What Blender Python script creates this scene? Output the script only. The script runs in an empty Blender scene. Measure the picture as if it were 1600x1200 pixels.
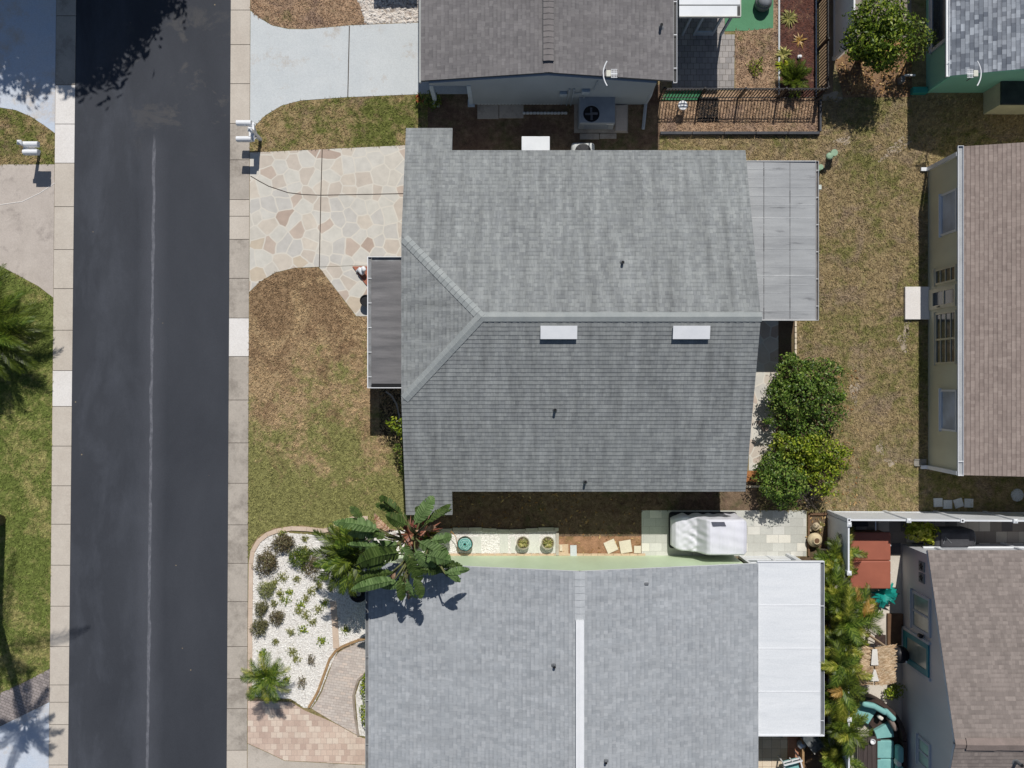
import bpy, bmesh, math, random
import numpy as np
from mathutils import Vector
random.seed(7); rng = np.random.default_rng(11)
scene = bpy.context.scene
COL = scene.collection
H = 36.0; S = 1500.0/36.0          # camera height in metres, pixels of the 1600 wide photo per metre on the ground

def T(px, py, z=0.0):
    """ground plan position of a photo point that lies z metres above the ground"""
    k = (H-z)/H
    return ((px-800)/S*k, (600-py)/S*k, z)

def lin(r, g, b):
    f = lambda c: (c/255/12.92) if c/255 <= .04045 else ((c/255+.055)/1.055)**2.4
    return (f(r), f(g), f(b), 1)

# ---------------------------------------------------------------- materials
def nd(nt, typ, props=None, **inp):
    n = nt.nodes.new(typ)
    for k, v in (props or {}).items(): setattr(n, k, v)
    for k, v in inp.items():
        s = n.inputs[k.replace('_', ' ')]
        if isinstance(v, bpy.types.NodeSocket): nt.links.new(v, s)
        else: s.default_value = v
    return n
def newmat(name):
    m = bpy.data.materials.new(name); m.use_nodes = True
    nt = m.node_tree; nt.nodes.clear()
    out = nt.nodes.new('ShaderNodeOutputMaterial')
    b = nt.nodes.new('ShaderNodeBsdfPrincipled')
    nt.links.new(b.outputs[0], out.inputs[0])
    return m, nt, b, out
def pos(nt): return nt.nodes.new('ShaderNodeNewGeometry').outputs['Position']
def scl(nt, v, s, loc=(0,0,0), rot=(0,0,0)):
    n = nd(nt, 'ShaderNodeMapping'); nt.links.new(v, n.inputs['Vector'])
    n.inputs['Scale'].default_value = s; n.inputs['Location'].default_value = loc; n.inputs['Rotation'].default_value = rot
    return n.outputs[0]
def noise(nt, v, sc, det=4.0, rough=.55, dist=0.0):
    return nd(nt, 'ShaderNodeTexNoise', Vector=v, Scale=sc, Detail=det, Roughness=rough, Distortion=dist).outputs[0]
def ramp(nt, f, stops, interp='LINEAR'):
    n = nd(nt, 'ShaderNodeValToRGB', Fac=f); r = n.color_ramp; r.interpolation = interp
    while len(r.elements) < len(stops): r.elements.new(.5)
    for e, (p, c) in zip(r.elements, stops):
        e.position = p; e.color = c if isinstance(c, tuple) else (c, c, c, 1)
    return n.outputs[0]
def mix(nt, f, a, b, bt='MIX'):
    return nd(nt, 'ShaderNodeMixRGB', {'blend_type': bt}, Fac=f, Color1=a, Color2=b).outputs[0]
def math_(nt, op, a, b=0.0, c=0.0):
    n = nd(nt, 'ShaderNodeMath', {'operation': op})
    for i, v in enumerate((a, b, c)):
        if isinstance(v, bpy.types.NodeSocket): nt.links.new(v, n.inputs[i])
        else: n.inputs[i].default_value = v
    return n.outputs[0]
def bump(nt, b, h, strength, dist=.02):
    n = nd(nt, 'ShaderNodeBump', Strength=strength, Distance=dist, Height=h)
    nt.links.new(n.outputs[0], b.inputs['Normal'])
def setc(nt, b, c):
    if isinstance(c, bpy.types.NodeSocket): nt.links.new(c, b.inputs['Base Color'])
    else: b.inputs['Base Color'].default_value = c
MATS = {}
def gm(name, c1, c2=None, scale=2.0, rough=.75, c3=None, fine=.16, fs=40.0, bm=.15, metal=0.0, stretch=(1,1,1), spec=.3):
    """plain surface: blotches of two or three colours and a fine grain"""
    if name in MATS: return MATS[name]
    m, nt, b, _ = newmat(name); p = scl(nt, pos(nt), stretch)
    c2 = c2 or tuple(max(0, x*.86) for x in c1[:3])+(1,)
    col = mix(nt, ramp(nt, noise(nt, p, scale, 5, .6), [(.35, 0.0), (.65, 1.0)]), c1, c2)
    if c3: col = mix(nt, ramp(nt, noise(nt, p, scale*.37, 5, .62, .4), [(.52, 0.0), (.7, 1.0)]), col, c3)
    g = noise(nt, p, fs, 3, .6)
    col = mix(nt, 1.0, col, ramp(nt, g, [(.25, 1-fine), (.75, 1+fine)]), 'MULTIPLY')
    setc(nt, b, col); b.inputs['Roughness'].default_value = rough; b.inputs['Metallic'].default_value = metal
    b.inputs['Specular IOR Level'].default_value = spec
    if bm: bump(nt, b, g, bm)
    MATS[name] = m; return m

def shingles(name, a, b_, dark, wx=.185, row=.143, weather=.25, streak=None, contrast=1.0):
    m, nt, b, _ = newmat(name)
    uv = nd(nt, 'ShaderNodeTexCoord').outputs['UV']
    br = nd(nt, 'ShaderNodeTexBrick', {'offset': .37, 'offset_frequency': 3, 'squash': .62, 'squash_frequency': 2},
            Vector=uv, Color1=a, Color2=b_, Mortar=dark, Scale=1.0, Mortar_Size=.0035, Mortar_Smooth=1.0, Bias=0.0, Brick_Width=wx, Row_Height=row)
    br2 = nd(nt, 'ShaderNodeTexBrick', {'offset': .61, 'offset_frequency': 2, 'squash': 1.5, 'squash_frequency': 3},
            Vector=scl(nt, uv, (1,1,1), (3.17, 0, 0)), Color1=(.94,.94,.94,1), Color2=(1.06,1.06,1.06,1), Mortar=(1,1,1,1), Scale=1.0, Mortar_Size=0.0, Brick_Width=wx*1.7, Row_Height=row)
    col = mix(nt, contrast, br.outputs[0], br2.outputs[0], 'MULTIPLY')
    # laminated tabs: their edge shadow painted as a dark band across the top of some
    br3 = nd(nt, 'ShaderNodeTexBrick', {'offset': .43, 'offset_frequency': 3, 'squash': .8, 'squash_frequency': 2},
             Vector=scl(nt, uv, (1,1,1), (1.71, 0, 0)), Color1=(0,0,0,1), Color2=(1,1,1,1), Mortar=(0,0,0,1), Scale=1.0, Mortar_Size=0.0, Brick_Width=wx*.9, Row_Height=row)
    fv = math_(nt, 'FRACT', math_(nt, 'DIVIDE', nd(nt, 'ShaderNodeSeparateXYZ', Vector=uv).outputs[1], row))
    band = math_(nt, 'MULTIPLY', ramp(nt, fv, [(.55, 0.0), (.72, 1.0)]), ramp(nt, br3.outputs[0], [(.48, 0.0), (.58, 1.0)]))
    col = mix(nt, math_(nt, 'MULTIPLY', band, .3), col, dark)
    w = noise(nt, scl(nt, uv, (3.0, .3, 1)), 1.0, 7, .72)
    col = mix(nt, 1.0, col, ramp(nt, w, [(.3, 1-weather), (.7, 1+weather*.6)]), 'MULTIPLY')
    w2 = noise(nt, uv, .35, 4, .6)
    col = mix(nt, ramp(nt, w2, [(.45, 0.0), (.75, .3)]), col, streak or a)
    g = noise(nt, uv, 90, 2, .7)
    col = mix(nt, 1.0, col, ramp(nt, g, [(.3, .86), (.7, 1.14)]), 'MULTIPLY')
    setc(nt, b, col); b.inputs['Roughness'].default_value = .9; b.inputs['Specular IOR Level'].default_value = .2
    bump(nt, b, g, .2, .006)
    return m

def grass(name, dry, green, soil, gbias=.5, sbias=.66, blades=False, big=.35, grad=None):
    m, nt, b, out = newmat(name); p = pos(nt)
    f = scl(nt, p, (1, 1, .0))
    n1 = noise(nt, f, big, 5, .65, .5); n2 = noise(nt, f, 2.3, 6, .75, .2)
    k = math_(nt, 'ADD', math_(nt, 'MULTIPLY', n1, .5), math_(nt, 'MULTIPLY', n2, .5))
    g0 = 0.0
    if grad:   # the lawn is greener towards one end
        y = nd(nt, 'ShaderNodeSeparateXYZ', Vector=p).outputs[1]
        g0 = math_(nt, 'MULTIPLY_ADD', y, grad[0], grad[1]); k = math_(nt, 'ADD', k, g0)
    col = mix(nt, ramp(nt, k, [(gbias-.05, 0.0), (gbias+.05, 1.0)]), dry, green)
    n3 = noise(nt, scl(nt, f, (1,1,1), (31, 7, 0)), .8, 6, .7, .6)
    if grad: n3 = math_(nt, 'SUBTRACT', n3, g0)
    col = mix(nt, ramp(nt, n3, [(sbias-.05, 0.0), (sbias+.08, .85)]), col, soil)
    n4 = noise(nt, f, 5.5, 6, .78)
    col = mix(nt, 1.0, col, ramp(nt, n4, [(.33, .6), (.67, 1.35)]), 'MULTIPLY')
    if blades:
        r = nt.nodes.new('ShaderNodeNewGeometry').outputs['Random Per Island']
        col = mix(nt, 1.0, col, ramp(nt, r, [(0, .95), (.8, 1.3), (1, 1.6)]), 'MULTIPLY')
    else:
        g = noise(nt, f, 38, 4, .75)
        col = mix(nt, 1.0, col, ramp(nt, g, [(.32, .55), (.68, 1.45)]), 'MULTIPLY')
        bump(nt, b, g, .7, .05)
    setc(nt, b, col); b.inputs['Roughness'].default_value = .9; b.inputs['Specular IOR Level'].default_value = .1
    return m

def leafmat(name, stops, trans=.25, rough=.45, spec=.35):
    m, nt, b, out = newmat(name)
    r = nt.nodes.new('ShaderNodeNewGeometry').outputs['Random Per Island']
    col = ramp(nt, r, stops)
    n = noise(nt, pos(nt), 2.2, 3, .6)
    col = mix(nt, 1.0, col, ramp(nt, n, [(.3, .75), (.7, 1.25)]), 'MULTIPLY')
    setc(nt, b, col); b.inputs['Roughness'].default_value = rough; b.inputs['Specular IOR Level'].default_value = spec
    t = nd(nt, 'ShaderNodeBsdfTranslucent', Color=col)
    ms = nd(nt, 'ShaderNodeMixShader', Fac=trans)
    nt.links.new(b.outputs[0], ms.inputs[1]); nt.links.new(t.outputs[0], ms.inputs[2]); nt.links.new(ms.outputs[0], out.inputs[0])
    return m

def pavers(name, stops, mortar, bw, rh, ms=.008, rot=0.0, rough=.85, off=.5, stain=.2, cell=None):
    m, nt, b, _ = newmat(name); p = scl(nt, pos(nt), (1,1,1), (.13,.07,0), (0,0,rot))
    br = nd(nt, 'ShaderNodeTexBrick', {'offset': off, 'offset_frequency': 2}, Vector=p, Color1=(0,0,0,1), Color2=(1,1,1,1), Mortar=(.5,.5,.5,1),
            Scale=1.0, Mortar_Size=ms, Mortar_Smooth=.2, Brick_Width=bw, Row_Height=rh)
    col = ramp(nt, br.outputs[0], stops, 'CONSTANT' if cell else 'LINEAR')
    col = mix(nt, br.outputs['Fac'], col, mortar)
    n = noise(nt, p, 1.1, 6, .65)
    col = mix(nt, 1.0, col, ramp(nt, n, [(.3, 1-stain), (.7, 1+stain*.6)]), 'MULTIPLY')
    g = noise(nt, p, 45, 3, .7)
    col = mix(nt, 1.0, col, ramp(nt, g, [(.3, .88), (.7, 1.12)]), 'MULTIPLY')
    setc(nt, b, col); b.inputs['Roughness'].default_value = rough; b.inputs['Specular IOR Level'].default_value = .25
    bump(nt, b, math_(nt, 'SUBTRACT', 1.0, br.outputs['Fac']), .35, .01)
    return m

def flagstone(name, scale=1.95):
    m, nt, b, _ = newmat(name); p = scl(nt, pos(nt), (1,1,0))
    d = nd(nt, 'ShaderNodeTexNoise', Vector=p, Scale=.9, Detail=2.0)
    pv = nd(nt, 'ShaderNodeVectorMath', {'operation': 'MULTIPLY_ADD'}); nt.links.new(d.outputs['Color'], pv.inputs[0]); pv.inputs[1].default_value = (.3,.3,0); nt.links.new(p, pv.inputs[2])
    q = pv.outputs[0]
    v = nd(nt, 'ShaderNodeTexVoronoi', {'feature': 'F1', 'voronoi_dimensions': '2D'}, Vector=q, Scale=scale, Randomness=.88)
    e = nd(nt, 'ShaderNodeTexVoronoi', {'feature': 'DISTANCE_TO_EDGE', 'voronoi_dimensions': '2D'}, Vector=q, Scale=scale, Randomness=.88)
    rnd = nd(nt, 'ShaderNodeSeparateColor', Color=v.outputs['Color']).outputs[0]
    st = [(0, lin(204,200,190)), (.16, lin(203,199,190)), (.32, lin(197,186,173)), (.46, lin(204,194,180)), (.58, lin(195,191,184)),
          (.70, lin(192,176,162)), (.80, lin(202,196,185)), (.90, lin(180,161,147)), (.95, lin(198,184,164))]
    col = ramp(nt, rnd, st, 'CONSTANT')
    n = noise(nt, p, 3.2, 5, .65)
    col = mix(nt, 1.0, col, ramp(nt, n, [(.3, .9), (.7, 1.07)]), 'MULTIPLY')
    col = mix(nt, ramp(nt, e.outputs['Distance'], [(.03, 1.0), (.062, 0.0)]), col, lin(211,205,193))
    n2 = noise(nt, p, .6, 5, .6)
    col = mix(nt, 1.0, col, ramp(nt, n2, [(.3, .92), (.7, 1.05)]), 'MULTIPLY')
    setc(nt, b, col); b.inputs['Roughness'].default_value = .8
    bump(nt, b, ramp(nt, e.outputs['Distance'], [(.015, 0.0), (.05, 1.0)]), .12, .01)
    return m

def asphalt():
    m, nt, b, _ = newmat('asphalt'); p = pos(nt)
    sp = nd(nt, 'ShaderNodeSeparateXYZ', Vector=p); x, y = sp.outputs[0], sp.outputs[1]
    col = mix(nt, ramp(nt, noise(nt, scl(nt, p, (.9, .35, 1)), .45, 6, .6, .3), [(.35, 0.0), (.7, 1.0)]), lin(53,56,63), lin(63,66,73))
    # grey scuffs on the west half, brown dried puddle on the north-east
    sc = noise(nt, scl(nt, p, (1.1, .4, 1), (3, 11, 0)), .7, 7, .66, .25)
    west = ramp(nt, math_(nt, 'MULTIPLY_ADD', x, -.16, -2.0), [(0.0, 0.0), (.45, 1.0)])
    col = mix(nt, math_(nt, 'MULTIPLY', ramp(nt, sc, [(.46, 0.0), (.7, .55)]), west), col, lin(84,88,97))
    pd = noise(nt, scl(nt, p, (.8, 1, 1), (9, 2, 0), (0,0,.6)), .8, 6, .68, .5)
    dd = nd(nt, 'ShaderNodeVectorMath', {'operation': 'DISTANCE'}); nt.links.new(p, dd.inputs[0]); dd.inputs[1].default_value = (-12.0, 11.6, 0)
    north = ramp(nt, math_(nt, 'MULTIPLY', dd.outputs['Value'], .2), [(.25, 1.0), (.75, 0.0)])
    col = mix(nt, math_(nt, 'MULTIPLY', ramp(nt, pd, [(.54, 0.0), (.62, .5)]), north), col, lin(94,91,88))
    # pale longitudinal seam of the seal coat
    wob = math_(nt, 'MULTIPLY_ADD', noise(nt, scl(nt, p, (0, .8, 0)), 1.0, 4, .6), .16, -.08)
    line = math_(nt, 'ABSOLUTE', math_(nt, 'ADD', math_(nt, 'MULTIPLY_ADD', y, -.0109, math_(nt, 'ADD', x, 13.515)), wob))
    wd = noise(nt, scl(nt, p, (0, .45, 0), (0, 4, 0)), 1.0, 4, .7)
    edge = math_(nt, 'MULTIPLY_ADD', wd, .16, -.015)
    k = ramp(nt, math_(nt, 'DIVIDE', line, edge), [(.55, 1.0), (1.0, 0.0)])
    fade = ramp(nt, math_(nt, 'MULTIPLY_ADD', y, -.1, 1.0), [(.06, 0.0), (.12, 1.0)])
    br = noise(nt, scl(nt, p, (3, 1.2, 1)), 3, 4, .7)
    k = math_(nt, 'MULTIPLY', math_(nt, 'MULTIPLY', k, fade), ramp(nt, br, [(.3, .1), (.65, .8)]))
    col = mix(nt, k, col, lin(128,129,136))
    halo = ramp(nt, line, [(.1, .22), (.6, 0.0)])
    col = mix(nt, math_(nt, 'MULTIPLY', halo, fade), col, lin(98,100,108))
    g = noise(nt, p, 60, 3, .75)
    col = mix(nt, 1.0, col, ramp(nt, g, [(.3, .8), (.7, 1.2)]), 'MULTIPLY')
    sk = nd(nt, 'ShaderNodeTexVoronoi', Vector=p, Scale=1.1).outputs['Distance']
    col = mix(nt, ramp(nt, sk, [(.02, .8), (.035, 0.0)]), col, lin(150,135,110))
    setc(nt, b, col); b.inputs['Roughness'].default_value = .8; b.inputs['Specular IOR Level'].default_value = .35
    bump(nt, b, g, .35, .01)
    return m

def concrete(name, c1, c2, stain, thr=.55, scale=1.0):
    m, nt, b, _ = newmat(name); p = pos(nt)
    col = mix(nt, ramp(nt, noise(nt, p, .9*scale, 7, .7, .1), [(.35, 0.0), (.65, 1.0)]), c1, c2)
    s = noise(nt, scl(nt, p, (1,1,1), (5, 3, 0)), .75*scale, 8, .76, .12)
    col = mix(nt, ramp(nt, s, [(thr, 0.0), (thr+.14, .8)]), col, stain)
    g = noise(nt, p, 22, 5, .75)
    col = mix(nt, 1.0, col, ramp(nt, g, [(.3, .87), (.7, 1.1)]), 'MULTIPLY')
    d = noise(nt, scl(nt, p, (1,1,1), (1, 9, 0)), 7, 4, .7)
    col = mix(nt, ramp(nt, d, [(.68, 0.0), (.78, .35)]), col, tuple(x*.55 for x in stain[:3])+(1,))
    setc(nt, b, col); b.inputs['Roughness'].default_value = .85; b.inputs['Specular IOR Level'].default_value = .25
    bump(nt, b, g, .2, .01)
    return m

def siding(name, c, lap=.2, wear=.06):
    m, nt, b, _ = newmat(name); p = pos(nt)
    z = nd(nt, 'ShaderNodeSeparateXYZ', Vector=p).outputs[2]
    f = math_(nt, 'FRACT', math_(nt, 'DIVIDE', z, lap))
    n = noise(nt, scl(nt, p, (1,1,.4)), 1.5, 5, .6)
    col = mix(nt, 1.0, c, ramp(nt, n, [(.3, 1-wear), (.7, 1+wear)]), 'MULTIPLY')
    setc(nt, b, col); b.inputs['Roughness'].default_value = .55
    bump(nt, b, f, .4, .012)
    return m

def panroof(name, c1, c2, dark, rib, axis, streaks=.5):
    """flat metal pan roof with run-off streaks along one axis"""
    m, nt, b, _ = newmat(name); p = pos(nt)
    st = (.45, 3.2, 1) if axis == 'x' else (3.2, .45, 1)
    col = mix(nt, ramp(nt, noise(nt, scl(nt, p, st), 1.0, 5, .65), [(.35, 0.0), (.65, 1.0)]), c1, c2)
    s = noise(nt, scl(nt, p, st, (7, 5, 0)), 1.6, 4, .6, .3)
    col = mix(nt, ramp(nt, s, [(.6, 0.0), (.74, streaks)]), col, dark)
    g = noise(nt, p, 25, 3, .6)
    col = mix(nt, 1.0, col, ramp(nt, g, [(.3, .94), (.7, 1.06)]), 'MULTIPLY')
    setc(nt, b, col); b.inputs['Roughness'].default_value = .5
    return m

def gravel(name, c1, c2, dirt, sc=26.0, dark=.5):
    m, nt, b, _ = newmat(name); p = scl(nt, pos(nt), (1,1,.2))
    v = nd(nt, 'ShaderNodeTexVoronoi', Vector=p, Scale=sc)
    r = nd(nt, 'ShaderNodeSeparateColor', Color=v.outputs['Color']).outputs[0]
    col = mix(nt, r, c1, c2)
    col = mix(nt, ramp(nt, v.outputs['Distance'], [(.45, 0.0), (.8, dark)]), col, dirt)
    n = noise(nt, p, 2.2, 6, .75)
    col = mix(nt, ramp(nt, n, [(.58, 0.0), (.75, .6)]), col, dirt)
    setc(nt, b, col); b.inputs['Roughness'].default_value = .9
    bump(nt, b, v.outputs['Distance'], -.5, .03)
    return m

def glass(name, c, rough=.12):
    m, nt, b, _ = newmat(name)
    n = noise(nt, pos(nt), 1.2, 3, .5)
    setc(nt, b, mix(nt, 1.0, c, ramp(nt, n, [(.3, .7), (.7, 1.3)]), 'MULTIPLY'))
    b.inputs['Roughness'].default_value = rough; b.inputs['Specular IOR Level'].default_value = .6
    return m

# ---------------------------------------------------------------- mesh building
def woff(o):
    v = Vector((0,0,0))
    while o is not None: v += o.location; o = o.parent
    return v
class MB:
    def __init__(s): s.v = []; s.f = []; s.m = []; s.uv = []
    def face(s, pts, mi=0, uv=None):
        i = len(s.v); s.v += [tuple(p) for p in pts]; s.f.append(tuple(range(i, i+len(pts)))); s.m.append(mi); s.uv.append(uv)
    def mesh(s, vs, fs, mi=0):
        i = len(s.v); s.v += [tuple(p) for p in vs]
        for f in fs: s.f.append(tuple(j+i for j in f)); s.m.append(mi); s.uv.append(None)
    def box(s, x0, x1, y0, y1, z0, z1, mi=0):
        x0, x1 = sorted((x0, x1)); y0, y1 = sorted((y0, y1))
        s.mesh([(x0,y0,z0),(x1,y0,z0),(x1,y1,z0),(x0,y1,z0),(x0,y0,z1),(x1,y0,z1),(x1,y1,z1),(x0,y1,z1)],
               [(3,2,1,0),(4,5,6,7),(0,1,5,4),(1,2,6,5),(2,3,7,6),(3,0,4,7)], mi)
    def obox(s, c, sx, sy, sz, rz=0, mi=0, tilt=0):
        """box by centre, turned round z and tilted round its own x"""
        ca, sa = math.cos(rz), math.sin(rz); ct, st = math.cos(tilt), math.sin(tilt); vs = []
        for z in (-1, 1):
            for x, y in ((-1,-1),(1,-1),(1,1),(-1,1)):
                a, b, d = x*sx/2, y*sy/2, z*sz/2
                b, d = b*ct-d*st, b*st+d*ct
                vs.append((c[0]+a*ca-b*sa, c[1]+a*sa+b*ca, c[2]+d))
        s.mesh(vs, [(3,2,1,0),(4,5,6,7),(0,1,5,4),(1,2,6,5),(2,3,7,6),(3,0,4,7)], mi)
    def rbox(s, c, sx, sy, sz, r=.05, rz=0, mi=0, seg=3, puff=0.0, tilt=0):
        """soft box with rounded edges"""
        bm = bmesh.new(); bmesh.ops.create_cube(bm, size=1)
        bmesh.ops.scale(bm, vec=(sx, sy, sz), verts=bm.verts)
        bmesh.ops.bevel(bm, geom=list(bm.edges), offset=r, segments=seg, affect='EDGES', profile=.5)
        bm.verts.index_update(); ca, sa = math.cos(rz), math.sin(rz); ct, st = math.cos(tilt), math.sin(tilt); vs = []
        for v in bm.verts:
            x, y, z = v.co
            z *= 1+puff*(1-(2*x/sx)**2)*(1-(2*y/sy)**2)
            y, z = y*ct-z*st, y*st+z*ct
            vs.append((c[0]+x*ca-y*sa, c[1]+x*sa+y*ca, c[2]+z))
        s.mesh(vs, [[v.index for v in f.verts] for f in bm.faces], mi); bm.free()
    def prism(s, poly, z0, z1, mi=0, side=None):
        n = len(poly); a = sum(poly[i][0]*poly[(i+1)%n][1]-poly[(i+1)%n][0]*poly[i][1] for i in range(n))
        if a < 0: poly = poly[::-1]
        s.face([(p[0], p[1], z1) for p in poly], mi)
        s.face([(p[0], p[1], z0) for p in poly][::-1], mi if side is None else side)
        for i in range(n):
            p, q = poly[i], poly[(i+1)%n]
            s.face([(p[0],p[1],z0),(q[0],q[1],z0),(q[0],q[1],z1),(p[0],p[1],z1)], mi if side is None else side)
    def extr(s, prof, axis, a, b, mi=0):
        """profile in the plane across an axis, drawn out from a to b"""
        f = (lambda p, t: (t, p[0], p[1])) if axis == 'x' else (lambda p, t: (p[0], t, p[1]))
        n = len(prof)
        s.face([f(p, a) for p in prof], mi); s.face([f(p, b) for p in prof][::-1], mi)
        for i in range(n):
            p, q = prof[i], prof[(i+1)%n]; s.face([f(p,a), f(p,b), f(q,b), f(q,a)], mi)
    def tube(s, pts, r, n=8, mi=0, cap=True):
        pts = [Vector(p) for p in pts]; rs = r if isinstance(r, (list, tuple)) else [r]*len(pts); rings = []
        for i, p in enumerate(pts):
            d = (pts[min(i+1, len(pts)-1)]-pts[max(i-1, 0)]).normalized()
            a = d.cross(Vector((0,0,1)) if abs(d.z) < .9 else Vector((1,0,0))).normalized(); b = d.cross(a)
            rings.append([p+(a*math.cos(t)+b*math.sin(t))*rs[i] for t in [2*math.pi*k/n for k in range(n)]])
        vs = [v for r_ in rings for v in r_]; fs = []
        for i in range(len(pts)-1):
            for k in range(n): fs.append((i*n+k, i*n+(k+1)%n, (i+1)*n+(k+1)%n, (i+1)*n+k))
        if cap: fs.append(tuple(range(n))[::-1]); fs.append(tuple(range((len(pts)-1)*n, len(pts)*n)))
        s.mesh(vs, fs, mi)
    def lathe(s, c, prof, n=20, mi=0):
        """turned shape round z from (radius, height) pairs"""
        vs = []; fs = []
        for r, z in prof:
            vs += [(c[0]+r*math.cos(2*math.pi*k/n), c[1]+r*math.sin(2*math.pi*k/n), c[2]+z) for k in range(n)]
        for i in range(len(prof)-1):
            for k in range(n): fs.append((i*n+k, i*n+(k+1)%n, (i+1)*n+(k+1)%n, (i+1)*n+k))
        fs.append(tuple(range(n))[::-1]); fs.append(tuple(range((len(prof)-1)*n, len(prof)*n)))
        s.mesh(vs, fs, mi)
    def build(s, name, mats, parent=None, smooth=False, origin=None):
        me = bpy.data.meshes.new(name); o = bpy.data.objects.new(name, me); COL.objects.link(o)
        if parent is not None: o.parent = parent; off = woff(parent)
        else:
            a = np.array(s.v); off = Vector(origin) if origin else Vector((a[:,0].mean(), a[:,1].mean(), a[:,2].min())); o.location = off
        me.from_pydata([(x-off[0], y-off[1], z-off[2]) for x, y, z in s.v], [], s.f)
        for m in (mats if isinstance(mats, (list, tuple)) else [mats]): me.materials.append(m)
        me.polygons.foreach_set('material_index', s.m)
        if any(u is not None for u in s.uv):
            L = me.uv_layers.new(name='UVMap'); k = 0
            for f, u in zip(s.f, s.uv):
                for j in range(len(f)): L.data[k].uv = u[j] if u else (0, 0); k += 1
        if smooth: me.polygons.foreach_set('use_smooth', [True]*len(s.f))
        me.update(); return o
def npmesh(name, verts, faces_n, mat, parent=None, origin=None):
    """verts (N*k,3) where every k successive vertices are one face"""
    V = np.asarray(verts, dtype=np.float64).reshape(-1, 3); k = faces_n; n = len(V)//k
    me = bpy.data.meshes.new(name); o = bpy.data.objects.new(name, me); COL.objects.link(o)
    if parent is not None: o.parent = parent; off = np.array(woff(parent))
    else:
        off = np.array(origin) if origin is not None else np.array([V[:,0].mean(), V[:,1].mean(), V[:,2].min()]); o.location = off
    me.vertices.add(len(V)); me.vertices.foreach_set('co', (V-off).astype(np.float32).ravel())
    me.loops.add(len(V)); me.loops.foreach_set('vertex_index', np.arange(len(V), dtype=np.int32))
    me.polygons.add(n); me.polygons.foreach_set('loop_start', np.arange(0, n*k, k, dtype=np.int32))
    me.update(calc_edges=True); me.validate(); me.materials.append(mat); return o

def tag(o, label=None, cat=None, group=None, kind=None):
    if label: o['label'] = label
    if cat: o['category'] = cat
    if group: o['group'] = group
    if kind: o['kind'] = kind
    return o
def thing(name, label, cat, loc, group=None):
    o = bpy.data.objects.new(name, None); COL.objects.link(o); o.location = loc; o.empty_display_size = .2
    return tag(o, label, cat, group)
def dup(root, loc, rz=0, label=None, group=None):
    r = root.copy(); COL.objects.link(r); r.location = loc; r.rotation_euler = (0, 0, rz)
    if label: r['label'] = label
    if group: r['group'] = group
    for ch in list(root.children):
        c = ch.copy(); COL.objects.link(c); c.parent = r
        for g in list(ch.children):
            d = g.copy(); COL.objects.link(d); d.parent = c
    return r
def struct(name, mb, mats, parent=None):
    o = mb.build(name, mats, parent)
    if parent is None: o['kind'] = 'structure'
    return o
def sheet(name, poly_px, z, mat, t=.05):
    mb = MB(); mb.prism([T(*p)[:2] for p in poly_px], z-t, z); return struct(name, mb, mat)

# roofs --------------------------------------------------------------
def clip(poly, lo, hi):
    def half(P, k, sgn):
        out = []
        for i in range(len(P)):
            a, b = P[i], P[(i+1)%len(P)]; da, db = sgn*(a[1]-k), sgn*(b[1]-k)
            if da >= 0: out.append(a)
            if da*db < 0:
                t = da/(da-db); out.append((a[0]+(b[0]-a[0])*t, a[1]+(b[1]-a[1])*t))
        return out
    P = half(poly, lo, 1); return half(P, hi, -1) if P else P
def slope(mb, poly, row=.143, t=.013, thick=.13, mi=0, side=1):
    """shingled roof plane: courses that overlap as real steps, over a deck with fascia"""
    P = [Vector(p) for p in poly]; n = Vector((0,0,0))
    for i in range(len(P)): n += P[i].cross(P[(i+1)%len(P)])
    n.normalize()
    if n.z < 0: n = -n; P = P[::-1]
    v = (Vector((0,0,1))-n*n.z).normalized(); u = v.cross(n); d = P[0].dot(n)
    uv = [(p.dot(u), p.dot(v)) for p in P]; lo = min(q[1] for q in uv); hi = max(q[1] for q in uv)
    k = math.floor(lo/row+1e-6)
    while k*row < hi-1e-4:
        Q = clip(uv, k*row, (k+1)*row)
        if len(Q) >= 3:
            P3 = lambda q, h: u*q[0]+v*q[1]+n*(d+h)
            mb.face([P3(q, t*(1-(q[1]-k*row)/row)) for q in Q], mi, [q for q in Q])
            for i in range(len(Q)):
                a, b = Q[i], Q[(i+1)%len(Q)]
                if abs(a[1]-k*row) < 1e-5 and abs(b[1]-k*row) < 1e-5:
                    mb.face([P3(a, t), P3(a, -.004), P3(b, -.004), P3(b, t)][::-1], mi, [a, a, b, b])
        k += 1
    B = [p-n*.005 for p in P]; C = [p-n*thick for p in P]
    mb.face(C[::-1], side)
    for i in range(len(P)):
        j = (i+1) % len(P); mb.face([C[i], C[j], B[j], B[i]], side)
    return n
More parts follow.
